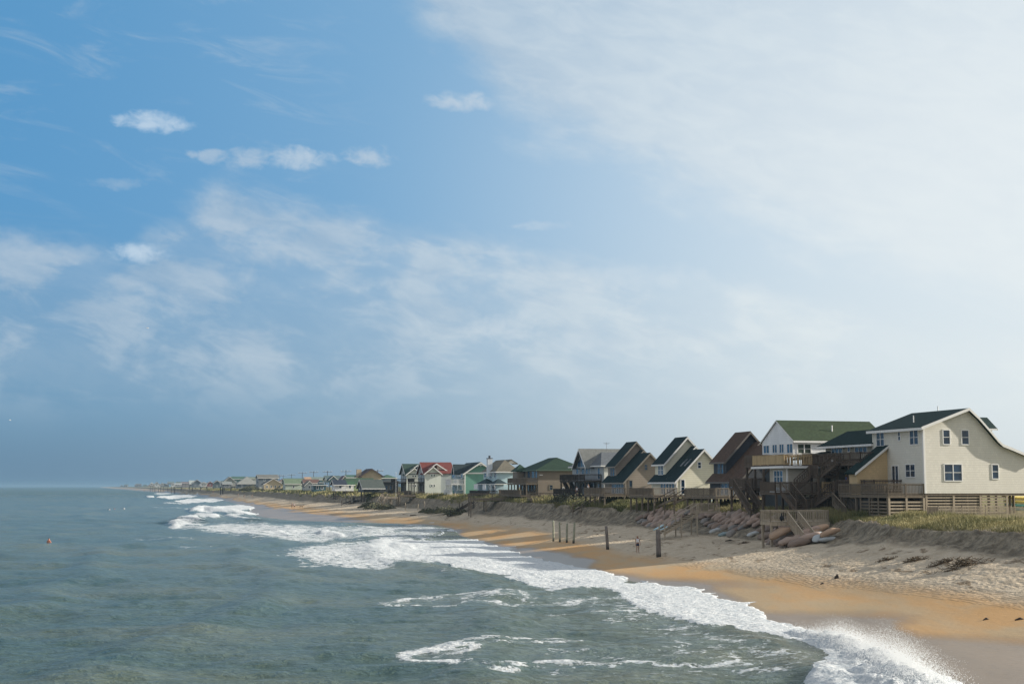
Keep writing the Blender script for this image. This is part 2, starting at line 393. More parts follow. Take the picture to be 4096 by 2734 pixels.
damp = np.where(SS < 0.02, 1, damp) * (GX < F_ - 1.5); wet = np.where(SS < 0.0, 1, wet) * (GX < F_ - 1.5)
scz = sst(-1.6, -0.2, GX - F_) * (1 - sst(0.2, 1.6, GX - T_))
veg = sst(0.8, 3.0, GX - T_ + fbm(GX / 2.5, GY / 2.5, 3) * 2.5)

# sand
m_sand, b = newmat('sand')
co = texco(); x, y, z = sep(co); wetA, dampA, scA, vegA = attr('wet'), attr('damp'), attr('scarp'), attr('veg')
n_l = noise(co, 0.12, 5, 0.6); n_m = noise(co, 1.1, 5, 0.62); n_f = noise(co, 7.0, 4, 0.65)
dryc = mixc(sstep(0.3, 0.7, n_m), (0.44, 0.36, 0.26), (0.57, 0.48, 0.36)); dryc = mixc(sstep(0.5, 0.72, n_f) * 0.30, dryc, (0.25, 0.19, 0.125))
band = noise(comb(x * 0.22, y * 0.05, 0.0), 1.0, 4, 0.6)
dampc = mixc(sstep(0.38, 0.66, band), (0.50, 0.305, 0.140), (0.45, 0.335, 0.205)); grn_ = noise(comb(x * .25, y * .12, 8.0), 1.0, 3); dampc = mixc(sstep(0.5, 0.66, grn_) * .55, dampc, (0.40, 0.33, 0.22)); dampc = mixc(sstep(0.55, 0.8, n_f) * 0.18, dampc, (0.32, 0.19, 0.09))
wetc = mixc(sstep(0.3, 0.75, band), (0.215, 0.150, 0.092), (0.30, 0.21, 0.13))
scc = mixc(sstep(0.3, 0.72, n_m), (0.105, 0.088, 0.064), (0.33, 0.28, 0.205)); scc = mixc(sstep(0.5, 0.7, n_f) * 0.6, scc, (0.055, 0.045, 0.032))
vgc = mixc(sstep(0.35, 0.7, n_m), (0.30, 0.25, 0.13), (0.15, 0.16, 0.055))
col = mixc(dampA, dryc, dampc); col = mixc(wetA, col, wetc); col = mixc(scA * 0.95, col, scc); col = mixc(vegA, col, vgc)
# wrack: thin dark lines of weed left along old high-water marks
wl = noise(comb(x * 0.55, y * 0.14, 3.0), 1.0, 5, 0.7, 0.4)
wr = sstep(0.545, 0.60, wl) * sstep(0.46, 0.56, noise(co, 0.9, 3)) * (1.0 - dampA) * (1.0 - vegA) * (1.0 - scA)
col = mixc(wr * 0.75, col, (0.15, 0.10, 0.055))
lk(col, b.inputs['Base Color'])
lk(0.92 - wetA * 0.52 - dampA * 0.12, b.inputs['Roughness']); lk(0.10 + wetA * 0.12, b.inputs['Specular IOR Level'])
foot = vorono(co, 2.3); trk = noise(comb(x * 1.6, y * 0.5, 0.0), 2.2, 4, 0.7)
hh = (sstep(0.0, 0.55, foot) * 0.9 + n_f * 0.5 + n_m * 0.9 + trk * 0.8) * (1.0 - dampA * 0.93) + n_f * dampA * (1.0 - wetA) * 0.06
lk(bump(hh, 0.75, 0.13), b.inputs['Normal'])
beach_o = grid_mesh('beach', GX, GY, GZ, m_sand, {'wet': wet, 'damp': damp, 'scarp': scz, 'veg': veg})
tag(beach_o, kind='structure', label='sandy beach rising to an eroded dune')

# ================================================================== SEA
ysw = ys[ys > 30]
Yw = ysw[:, None]
xs_sh = xw(Yw) + 7.0 + 0.01 * Yw
s0 = np.linspace(0, 1, 430)[None]; left = -0.43 * Yw - 4
WX = left + (xs_sh - left) * s0
xl = left - (np.linspace(1, 0, 26)[None, :-1] ** 2) * (Yw * 2.2 + 60)
WX = np.concatenate([xl, WX], 1); WY = np.repeat(Yw, WX.shape[1], 1)
TT = WX - xw(WY)                                   # distance seaward is negative
PXw, PYw = projn(WX, WY, np.zeros_like(WX))
near = np.clip(140.0 / WY, 0, 1)
H = fbm(WX / 9.0, WY / 5.5, 3, 0.5) * 0.30 + fbm(WX / 2.6 + 5, WY / 1.7, 3, 0.55) * 0.20 * near
ph = (TT + fbm(WY / 26.0, WX / 60.0, 2) * 9) / 15.0
H = H + (np.maximum(0, np.cos(ph * 6.283)) ** 3) * 0.28 * sst(-3, -14, TT) * sst(-130, -40, TT)
H = H * sst(0.5, -7.0, TT)
D = np.zeros_like(WX)
jx = fbm(WX / 1.6, WY / 2.4, 4) * 30; jy = fbm(WX / 1.3 + 3, WY / 3.2, 4) * 15
jx = jx * np.clip(130 / WY, .15, 1.2); jy = jy * np.clip(130 / WY, .08, 1.1)
QX, QY = PXw + jx, PYw + jy
def P(poly, dval, soft=10, h=0):
    global D, H
    m = 0
    for kx, ky in ((0, 0), (1.5, .3), (-1.5, -.3), (.5, 1), (-.5, -1), (2.5, -.6), (-2.5, .6)): m = m + inpoly(QX + kx * soft, QY + ky * soft, poly)
    m = m / 7.0; D = np.maximum(D, m * dval); H = H + m * h
def S(pts, wy, dval, h=0, pw=1.0):
    global D, H
    m = np.clip(1.15 - segd(QX, QY, pts, wy), 0, 1) ** pw; D = np.maximum(D, m * dval)
    if h: H = H + h * np.clip(1.1 - segd(PXw + jx * .4, PYw + jy * .3, pts, wy), 0, 1) ** 0.8
# main swash sheet along the beach (shore side runs to beyond the edge; the sand cuts it off)
P([(3420, 2560), (3120, 2478), (3062, 2462), (3040, 2440), (2960, 2428), (3060, 2416), (2900, 2380), (2950, 2395), (2830, 2350), (2850, 2342), (2480, 2333), (2529, 2310), (2400, 2290), (2440, 2284), (2368, 2268), (2260, 2248), (2150, 2246), (2164, 2229), (2060, 2224), (2103, 2205), (2045, 2183), (1920, 2184), (1958, 2162), (1700, 2160), (1560, 2155),
   (1400, 2190), (1621, 2238), (1843, 2271), (1981, 2299), (2064, 2321), (2164, 2354), (2285, 2365), (2451, 2357), (2534, 2432), (2700, 2487), (2880, 2514), (3186, 2562), (3307, 2626), (3275, 2690), (3230, 2760), (3200, 3200), (3950, 3300), (3870, 2740), (3700, 2660)], 0.98, 7)
P([(1750, 2141), (1700, 2158), (1300, 2165), (1060, 2140), (950, 2105), (1180, 2096), (1400, 2110), (1600, 2100), (1765, 2096), (1700, 2090), (1560, 2086), (1760, 2108), (1940, 2112), (1800, 2120)], 0.57, 8)
S([(1395, 2061), (1483, 2090), (1600, 2088), (1687, 2088), (1762, 2097), (1850, 2106), (1939, 2113), (1850, 2118), (1775, 2127), (1758, 2143), (1687, 2158)], 2.6, .95)
S([(1000, 2040), (1130, 2052), (1300, 2056), (1395, 2061)], 2.0, .6)
P([(1400, 2085), (1720, 2090), (1700, 2100), (1500, 2098), (1350, 2100)], 0.35, 8)
P([(1100, 2200), (1330, 2170), (1700, 2160), (1900, 2200), (1760, 2260), (1600, 2270), (1500, 2290), (1250, 2265), (1160, 2225)], 0.64, 16)
P([(690, 2110), (900, 2090), (1150, 2100), (1350, 2140), (1300, 2180), (1100, 2165), (900, 2140), (740, 2125)], 0.60, 10)
P([(2240, 2370), (2600, 2380), (2800, 2480), (3100, 2560), (3280, 2640), (3200, 2734), (2900, 2734), (2700, 2620), (2500, 2530), (2300, 2440)], 0.40, 22)
P([(1550, 2380), (2300, 2370), (2450, 2430), (2000, 2440), (1600, 2425)], 0.30, 16)
P([(2050, 2600), (2900, 2560), (3250, 2640), (3200, 2734), (2100, 2734)], 0.33, 20)
for pts, w, dv in [([(1520, 2408), (1640, 2398), (1800, 2390), (2100, 2380)], 9, .74), ([(1520, 2408), (1560, 2420), (1720, 2424)], 8, .7), ([(1730, 2432), (1860, 2424), (2020, 2424), (2170, 2422), (2380, 2396)], 8, .7),
                   ([(1850, 2398), (2050, 2396), (2280, 2402)], 7, .62), ([(1610, 2642), (1700, 2618), (1850, 2612), (1915, 2618)], 15, .84), ([(1740, 2640), (1830, 2634), (1890, 2628)], 10, .8),
                   ([(1610, 2642), (1680, 2660), (1820, 2668), (1980, 2680), (2105, 2672)], 10, .82), ([(1940, 2690), (2070, 2688)], 9, .74), ([(1740, 2600), (1850, 2582), (1960, 2572), (2100, 2570), (2260, 2556)], 10, .68),
                   ([(1880, 2606), (2080, 2592), (2330, 2568)], 9, .62), ([(2180, 2610), (2260, 2620)], 8, .66), ([(2150, 2660), (2380, 2662), (2600, 2665), (2800, 2678), (2960, 2655)], 10, .78),
                   ([(2200, 2470), (2540, 2450)], 7, .58), ([(2420, 2495), (2620, 2482)], 8, .62), ([(2840, 2570), (3160, 2578)], 8, .68), ([(2900, 2630), (3150, 2622)], 7, .6),
                   ([(1080, 2222), (1280, 2222), (1460, 2230)], 5, .62), ([(1150, 2216), (1240, 2220)], 5, .66), ([(1200, 2260), (1400, 2272), (1520, 2284)], 8, .66), ([(1770, 2300), (1860, 2306)], 6, .66), ([(540, 2162), (760, 2158)], 5, .55), ([(720, 2190), (960, 2192)], 5, .5)]:
    S(pts, w * 1.35, dv * .80)
# breakers
S([(690, 2112), (760, 2100), (800, 2098)], 12, .75); S([(700, 2100), (735, 2082), (765, 2076), (780, 2084)], 12, .92, 0.7)
S([(800, 2070), (860, 2070)], 11, 1.0, .7); S([(775, 2044), (815, 2034), (880, 2046), (960, 2052), (1000, 2056)], 11, 1.0, .9)
P([(770, 2042), (850, 2028), (960, 2018), (1040, 2026), (1000, 2036), (930, 2050), (800, 2054)], .95, 4)
P([(690, 2004), (760, 1994), (880, 1992), (905, 1997), (860, 2008), (740, 2012)], .96, 2.5)
P([(630, 1990), (700, 1980), (780, 1977), (825, 1977), (770, 1988), (680, 1996)], .97, 2.5)
S([(632, 1990), (690, 1986), (760, 1983)], 4, 1.0, .6); S([(593, 1987), (608, 1988)], 5, .95, .8)
S([(541, 1958), (575, 1960), (590, 1958), (620, 1962), (654, 1960)], 4, 1.0, .8); P([(600, 1972), (690, 1968), (710, 1972), (640, 1980)], .7, 3)
S([(436, 1949), (470, 1950), (495, 1951)], 2.4, 1.0, 1.0); S([(915, 2064), (960, 2074), (1010, 2082)], 6, .95, .35); S([(860, 2066), (1000, 2060), (1030, 2056)], 4, .8)
S([(1290, 2134), (1360, 2145)], 9, .98, .4); S([(1585, 2190), (1640, 2196)], 9, .98, .25); S([(1100, 2128), (1170, 2148)], 5, .8, .2)
S([(650, 2010), (700, 2014), (760, 2013)], 3, .7); S([(620, 2030), (720, 2033), (760, 2036)], 3, .5)
# the plunging wave by the beach in the foreground
cx = np.interp(WY, [44, 50, 55, 60, 66, 72, 80, 90], [14.2, 14.4, 14.7, 15.0, 15.0, 13.4, 12.6, 11.5])
rid = np.interp(WY, [40, 46, 50, 56, 60, 64, 68, 74, 86], [.85, 1.0, 1.15, 1.2, .75, .9, .6, .28, 0])
w1 = np.interp(WY, [44, 56, 60, 70, 80], [1.7, 1.5, 1.2, .9, .8])
prof = np.exp(-((WX - cx) / w1) ** 2); lump = 0.80 + np.clip(fbm(WX / .9, WY / 1.0, 4, .6) * .8, -.3, .22)
H = H * (1 - prof * (rid > .2)) + rid * prof * lump
back = np.exp(-((WX - cx + 2.6) / 1.4) ** 2) * rid; H = H + back * 0.30
D = np.where((prof > 0.35) & (WY < 82), 1.0, D)
H = H + D * D * 0.07 + (D > .6) * fbm(WX / .45, WY / .5, 2) * 0.10 * near
ZW = H + 0.12
# swash: the thin sheet runs a little up the sand; its lobed edge is cut by the beach
lobes = (np.abs(fbm(WY / 3.0, WX / 200.0, 3)) * 2.6 + np.abs(fbm(WY / 11.0 + 9, WX / 300.0, 2)) * 3.0)
shore = ground(WX, WY)
up = sst(-6, 0, TT)
FO = (D > .42) * 1.0
over = sst(0.0, -0.6, TT - (lobes * FO - 0.5) * np.clip(WY / 110, .6, 1.8))
ZW = np.where(TT > -6, np.where(over > 0.02, np.maximum(ZW * (1 - up) + up * .16, shore + 0.05 * over), shore - 0.25), ZW)
ZW = np.where((prof > 0.15) & (WY < 78) & (rid > .2), np.maximum(ZW, shore + rid * prof * lump), ZW)
D = np.where((TT > -1.4) & (over > .02) & (FO > 0), np.maximum(D, .93), D)
olive = sst(-0.1, 0.35, fbm(WX / 14.0, WY / 10.0, 3)) * 0.8 + sst(-30, -6, TT) * .35

m_sea, b = newmat('sea_water')
co = texco(); x, y, z = sep(co); fo = attr('foam'); ol = attr('silt'); dst = attr('far')
big = noise(comb(x * 0.05, y * 0.10, 0.0), 1.0, 4)
deep = mixc(sstep(0.35, 0.65, big), (0.052, 0.090, 0.074), (0.080, 0.114, 0.088)); deep = mixc(ol * 0.75, deep, (0.125, 0.138, 0.085))
fn = noise(co, 0.55, 6, 0.66, 0.8); ff = noise(co, 3.4, 5, 0.66, 0.6); vv = vorono(co, 1.25, 'DISTANCE_TO_EDGE')
cut = 0.54 + (fn - 0.5) * 1.15 + (ff - 0.5) * 0.95 - sstep(0.16, 0.0, vv) * 0.08
fm = sstep(-0.05, 0.07, fo - cut)
dens = sstep(0.75, 1.0, fo)
fcol = mixc(sstep(0.35, 0.62, ff), (0.46, 0.51, 0.54), (0.73, 0.74, 0.73))
veil = fo * 0.30
basec = mixc(veil, deep, (0.30, 0.36, 0.36)); lk(mixc(fm, basec, fcol), b.inputs['Base Color'])
lk(0.13 + fm * 0.6 + dst * 0.18, b.inputs['Roughness']); b.inputs['IOR'].default_value = 1.33
lk(0.30 - fm * 0.15, b.inputs['Specular IOR Level'])
wv = noise(comb(x * 0.75, y * 1.0, 0.0), 2.0, 5, 0.64, 0.4); wv2 = noise(comb(x * 0.55, y, 5.0), 0.28, 4, 0.55)
hb = wv * 0.80 + wv2 * 1.3 + noise(comb(x * .8, y, 9.0), 6.0, 3, .6) * 0.14 + ff * fm * 0.26
lk(bump(hb, 0.85, 0.42), b.inputs['Normal'])
far_a = sst(120, 1500, WY)
sea = grid_mesh('sea', WX, WY, ZW, m_sea, {'foam': np.clip(D, 0, 1), 'silt': np.clip(olive, 0, 1), 'far': far_a})
tag(sea, kind='structure', label='grey green sea with surf running up the beach')

# spray thrown up by the foreground wave
def spray():
    mb = MB(); r_ = random.Random(5)
    m, b_ = newmat('spray'); lk((0.86, 0.87, 0.86, 1), b_.inputs['Base Color']); b_.inputs['Roughness'].default_value = .6
    for i in range(40000):
        Y = r_.choice([r_.uniform(47, 60), r_.uniform(50, 58), r_.uniform(60, 67), r_.uniform(47, 70)])
        cxx = float(np.interp(Y, [44, 50, 55, 60, 66, 72, 80], [14.2, 14.4, 14.7, 15.0, 15.0, 13.4, 12.6])); rr = float(np.interp(Y, [46, 50, 56, 60, 64, 68, 74], [1.0, 1.2, 1.3, .75, .95, .55, .2])) * .95
        k = r_.random() ** 1.7
        x_ = cxx + r_.gauss(.2, .62) + k * .35; z_ = .15 + rr * math.exp(-((x_ - cxx) / 1.8) ** 2) * (0.55 + .75 * k) + r_.gauss(0, .04)
        clump = math.sin(Y * 2.9) * .5 + math.sin(Y * 7.1 + 1) * .3 + .7
        z_ += k * k * .42 * clump * rr
        z_ = max(z_, .12); s_ = r_.uniform(.004, .0135) * (1.5 - .9 * k)
        vs = [(x_ + s_ * q[0] * r_.uniform(.6, 1.4), Y + s_ * q[1], z_ + s_ * q[2] * r_.uniform(.6, 1.4)) for q in ((1, 0, 0), (-1, 0, 0), (0, 1, 0), (0, -1, 0), (0, 0, 1), (0, 0, -1))]
        mb.add(vs, [(0, 2, 4), (2, 1, 4), (1, 3, 4), (3, 0, 4), (2, 0, 5), (1, 2, 5), (3, 1, 5), (0, 3, 5)])
    tag(mb.build('spray', m, recalc=False), 'white spray thrown up by the breaking wave', 'spray', kind='stuff')
spray()
# ================================================================== HOUSES
Z1 = zm(3400, 1580, 2.904); Z2 = zm(2800, 1620, 2.57); Z3 = zm(2200, 1700, 3.356); Z4 = zm(1550, 1780, 3.356)
Z5 = zm(1000, 1840, 3.915); Z2a = zm(2950, 1650, 4.271); Z2b = zm(2950, 1850, 4.271); Zc = zm(2500, 1700, 4.126)
Z6 = zm(600, 1880, 4.698); Z7 = zm(1250, 1860, 5.873)

class Frame:
    """a house plot: x inland, y along the shore away from the pier, z up; origin at the seaward near corner, sea level"""
    def __init__(s, px, Y, alpha=16.0, z0=None, py=1944, x=None):
        p = aty(px, py, Y); s.al = R(alpha); s.o = Vector((p.x, Y, 0.0)); s.a = Vector((math.cos(s.al), math.sin(s.al), 0)); s.b = Vector((-math.sin(s.al), math.cos(s.al), 0))
        s.zb = z0
    def _hit(s, px, py, n, p0):
        d = ray(px, py); c_ = Vector((0, 0, EYE)); t = (p0 - c_).dot(n) / d.dot(n); return c_ + d * t - s.o
    def g(s, p, v=0.0):
        q = s._hit(p[0], p[1], s.b, s.o + s.b * v); return q.dot(s.a), q.z
    def s_(s, p, u=0.0):
        q = s._hit(p[0], p[1], s.a, s.o + s.a * u); return q.dot(s.b), q.z
    def h(s, p, z):
        """pixel on a level plane -> (u, v)"""
        w = atz(p[0], p[1], z) - s.o; return w.dot(s.a), w.dot(s.b)
    def world(s, u, v, z): return s.o + s.a * u + s.b * v + Vector((0, 0, z))
    def ground(s, u, v):
        w = s.world(u, v, 0); return float(ground(w.x, w.y, False))
    def root(s, name, label, cat, group=None):
        o = empty(name, s.o, s.al, label, cat, group); o['zb'] = 0.0; del o['zb']; return o

def window(root, side, a0, a1, z0, z1, plane=0.0, n=1, bar=True, frame=TRIM, glass=GLASS, tw=0.09, name='window', curtain=False, out=1):
    """framed window; side 'g': faces the camera (plane v); side 's': faces the sea (plane u); n lights side by side"""
    if a0 > a1: a0, a1 = a1, a0
    if z0 > z1: z0, z1 = z1, z0
    f, p = MB(), MB()
    def bx(m, a, b, c_, d, o0, o1):
        if side == 'g': m.box(a, b, plane - o1, plane - o0, c_, d)
        elif side == 's': m.box(plane - o1, plane - o0, a, b, c_, d)
    bx(f, a0, a0 + tw, z0, z1, -.03, .05); bx(f, a1 - tw, a1, z0, z1, -.03, .05)
    bx(f, a0 + tw, a1 - tw, z0, z0 + tw, -.03, .06); bx(f, a0 + tw, a1 - tw, z1 - tw, z1, -.03, .06)
    w = (a1 - a0 - tw) / n
    for k in range(1, n): bx(f, a0 + tw / 2 + k * w - tw / 2, a0 + tw / 2 + k * w + tw / 2, z0 + tw, z1 - tw, -.03, .05)
    if bar: bx(f, a0 + tw, a1 - tw, (z0 + z1) / 2 - .025, (z0 + z1) / 2 + .025, -.02, .03)
    bx(p, a0 + tw * .5, a1 - tw * .5, z0 + tw * .5, z1 - tw * .5, -.02, .012)
    fo_ = f.build(name, frame, root); p.build('pane', glass, fo_)
    return fo_
def winpx(root, fr, side, p0, p1, plane=0.0, **k):
    if side == 'g': a0, z1 = fr.g(p0, plane); a1, z0 = fr.g(p1, plane)
    else: a0, z1 = fr.s_(p0, plane); a1, z0 = fr.s_(p1, plane)
    return window(root, side, a0, a1, z0, z1, plane, **k)
def roofpoly(root, line, ax, a0, a1, mat, th=0.16, name='roof'):
    """roof sheet: open line in (across, z) given some thickness, run along the ridge"""
    mb = MB(); n = len(line)
    prof = list(line) + [(q[0], q[1] - th) for q in reversed(line)]
    P_ = (lambda q, a: (q[0], a, q[1])) if ax == 'v' else (lambda q, a: (a, q[0], q[1]))
    for i in range(n - 1):
        q = [line[i], line[i + 1], (line[i + 1][0], line[i + 1][1] - th), (line[i][0], line[i][1] - th)]
        mb.prism(q, ax, a0, a1)
    return mb.build(name, mat, root)
def rake(root, line, ax, a, mat=TRIM, hgt=0.24, th=0.05, drop=0.03, name='trim'):
    mb = MB()
    for (p, q) in zip(line[:-1], line[1:]):
        mb.prism([(p[0], p[1] - drop), (q[0], q[1] - drop), (q[0], q[1] - drop - hgt), (p[0], p[1] - drop - hgt)], ax, a, a + th)
    return mb.build(name, mat, root)
def body(root, prof, ax, a0, a1, mat, name='wall'):
    return MB().prism(prof, ax, a0, a1).build(name, mat, root)
def hip(root, u0, u1, v0, v1, ze, zr, mat, ax='v', oh=0.5, inset=None, name='roof', th=0.15):
    """hipped roof over a rectangle"""
    u0 -= oh; u1 += oh; v0 -= oh; v1 += oh
    i_ = inset if inset is not None else min(u1 - u0, v1 - v0) / 2
    if ax == 'v': r0, r1 = ((u0 + u1) / 2, v0 + i_, zr), ((u0 + u1) / 2, v1 - i_, zr)
    else: r0, r1 = (u0 + i_, (v0 + v1) / 2, zr), (u1 - i_, (v0 + v1) / 2, zr)
    mb = MB(); c_ = [(u0, v0, ze), (u1, v0, ze), (u1, v1, ze), (u0, v1, ze)]; d = [(q[0], q[1], ze - th) for q in c_]
    vs = c_ + d + [r0, r1]
    fs = [(0, 1, 5, 4), (1, 2, 6, 5), (2, 3, 7, 6), (3, 0, 4, 7), (7, 6, 5, 4)]
    fs += [(0, 1, 8), (1, 2, 9, 8), (2, 3, 9), (3, 0, 8, 9)] if ax == 'v' else [(0, 1, 9, 8), (1, 2, 9), (2, 3, 8, 9), (3, 0, 8)]
    return mb.add(vs, fs).build(name, mat, root)
def fasc(root, u0, u1, v0, v1, z, mat=TRIM, oh=0.5, h=0.2, name='trim'):
    u0 -= oh; u1 += oh; v0 -= oh; v1 += oh; t = .04; mb = MB()
    mb.box(u0 - t, u1 + t, v0 - t, v0, z - h, z).box(u0 - t, u1 + t, v1, v1 + t, z - h, z).box(u0 - t, u0, v0, v1, z - h, z).box(u1, u1 + t, v0, v1, z - h, z)
    return mb.build(name, mat, root)

def railing(root, pts, z, mat=W_GREY, h=0.98, gap=0.15, name='railing', solid=False, bw=.045, step=2.0):
    """baluster railing along a chain of (u,v) points at deck level z (or (u,v,z))"""
    mb = MB(); P_ = [Vector((q[0], q[1], q[2] if len(q) > 2 else z)) for q in pts]
    for p, q in zip(P_[:-1], P_[1:]):
        L = (Vector((q.x, q.y, 0)) - Vector((p.x, p.y, 0))).length
        if L < .05: continue
        d = (q - p) / L; n = max(1, round(L / step))
        for k in range(n + 1):
            c_ = p + d * (L * k / n); mb.beam(c_ + Vector((0, 0, -.15)), c_ + Vector((0, 0, h)), .1, .1)
        mb.beam(p + Vector((0, 0, h + .02)), q + Vector((0, 0, h + .02)), .14, .05)
        mb.beam(p + Vector((0, 0, h - .09)), q + Vector((0, 0, h - .09)), .04, .09); mb.beam(p + Vector((0, 0, .10)), q + Vector((0, 0, .10)), .04, .09)
        m = int(L / gap)
        for k in range(m):
            c_ = p + d * (L * (k + .5) / m); mb.beam(c_ + Vector((0, 0, .05)), c_ + Vector((0, 0, h - .03)), bw, bw * (1.9 if solid else 1))
    return mb.build(name, mat, root)
def deck(root, fr, u0, u1, v0, v1, z, mat=W_GREY, rails='snfb', posts=True, rmat=None, th=.28, step=2.6, gap=.15, name='deck', gh=None, solid=False, brace=False):
    """rails: s seaward, n near, f far, b back. floor, joists and posts down to the sand; returns deck"""
    mb = MB(); mb.box(u0, u1, v0, v1, z - .05, z)
    mb.box(u0 + .02, u0 + .07, v0 + .07, v1 - .07, z - th, z - .052).box(u1 - .07, u1 - .02, v0 + .07, v1 - .07, z - th, z - .052)
    mb.box(u0 + .02, u1 - .02, v0 + .02, v0 + .07, z - th, z - .052).box(u0 + .02, u1 - .02, v1 - .07, v1 - .02, z - th, z - .052)
    k = u0 + .6
    while k < u1 - .1: mb.box(k, k + .05, v0 + .08, v1 - .08, z - th + .03, z - .055); k += .6
    d = mb.build(name, mat, root); rm = rmat or mat
    if 's' in rails: railing(d, [(u0 + .05, v0 + .05), (u0 + .05, v1 - .05)], z, rm, gap=gap, solid=solid)
    if 'n' in rails: railing(d, [(u0 + .05, v0 + .05), (u1 - .05, v0 + .05)], z, rm, gap=gap, solid=solid)
    if 'f' in rails: railing(d, [(u0 + .05, v1 - .05), (u1 - .05, v1 - .05)], z, rm, gap=gap, solid=solid)
    if 'b' in rails: railing(d, [(u1 - .05, v0 + .05), (u1 - .05, v1 - .05)], z, rm, gap=gap, solid=solid)
    if posts:
        nu = max(1, round((u1 - u0) / step)); nv = max(1, round((v1 - v0) / step))
        for i in range(nu + 1):
            for j in range(nv + 1):
                if 0 < i < nu and 0 < j < nv and (i + j) % 2: continue
                uu = u0 + .2 + (u1 - u0 - .4) * i / nu; vv = v0 + .2 + (v1 - v0 - .4) * j / nv; g0 = (gh if gh is not None else fr.ground(uu, vv)) - .5
                m = MB().beam((uu, vv, g0), (uu, vv, z - th - .002), .2, .2)
                if brace and j in (0, nv) and i < nu: m.beam((uu, vv, z - th - 1.0), (uu + .8, vv, z - th - .02), .06, .12)
                m.build('post', mat, d)
    return d
def stair(root, top, bot, width, mat=W_GREY, rails=True, side=None, name='stair', rh=.95, posts=True):
    """straight flight between two (u,v,z) points, width across"""
    p, q = Vector(top), Vector(bot); d = q - p; hd = Vector((d.x, d.y, 0)); L = hd.length; w = Vector((-hd.y, hd.x, 0)).normalized() * (width / 2)
    mb = MB(); n = max(3, round(abs(d.z) / .19))
    for s_ in (-1, 1): mb.beam(p + w * s_ + Vector((0, 0, -.16)), q + w * s_ + Vector((0, 0, -.10)), .06, .28)
    for k in range(n):
        c_ = p + d * ((k + .5) / n); mb.beam(c_ - w * .97, c_ + w * .97, .29, .045)
    o = mb.build(name, mat, root)
    if rails:
        for s_ in (-1, 1):
            r_ = MB(); a, b_ = p + w * s_ * 1.05, q + w * s_ * 1.05; up = Vector((0, 0, 1))
            r_.beam(a + up * rh, b_ + up * rh, .12, .06); r_.beam(a + up * .15, b_ + up * .15, .05, .09)
            m = max(2, int(L / .17))
            for k in range(m + 1):
                c_ = a + (b_ - a) * (k / m); big_ = k in (0, m); r_.beam(c_ + up * (-.3 if big_ else .12), c_ + up * rh, .11 if big_ else .045, .11 if big_ else .045)
            r_.build('handrail', mat, o)
    return o
def lattice(root, side, a0, a1, z0, z1, plane, mat=W_GREY, pitch=.27, slat=.15, step=1.9, name='lattice'):
    mb = MB(); z = z0
    def bx(a, b, c_, d, o0, o1):
        if side == 'g': mb.box(a, b, plane + o0, plane + o1, c_, d)
        else: mb.box(plane + o0, plane + o1, a, b, c_, d)
    while z + slat < z1: bx(a0, a1, z, z + slat * rnd.uniform(.85, 1.05), 0, .03); z += pitch
    n = max(1, round((a1 - a0) / step))
    for k in range(n + 1): c_ = a0 + .1 + (a1 - a0 - .2) * k / n; bx(c_ - .1, c_ + .1, z0 - .5, z1, -.05, -.004) if True else 0
    return mb.build(name, mat, root)
def stilts(root, fr, u0, u1, v0, v1, z, mat=W_DARK, step=2.6, r=.13):
    nu = max(1, round((u1 - u0) / step)); nv = max(1, round((v1 - v0) / step))
    for i in range(nu + 1):
        for j in range(nv + 1):
            if 0 < i < nu and 0 < j < nv: continue
            uu = u0 + .2 + (u1 - u0 - .4) * i / nu; vv = v0 + .2 + (v1 - v0 - .4) * j / nv
            MB().tube((uu, vv, fr.ground(uu, vv) - .5), (uu, vv, z), r, r, 8).build('pile', mat, root)
def wallbox(root, u0, u1, v0, v1, z0, z1, mat, name='wall'): return MB().box(u0, u1, v0, v1, z0, z1).build(name, mat, root)
def corner(root, u, v, z0, z1, mat=TRIM, w=.1): return MB().box(u - .03, u + w, v - .03, v - .001, z0, z1).box(u - .03, u - .001, v, v + w, z0, z1).build('corner_board', mat, root)
def pipe(root, u, v, z0, z1, r=.05, mat=None): return MB().tube((u, v, z0), (u, v, z1), r, r, 8).build('vent_pipe', mat or TRIM, root)

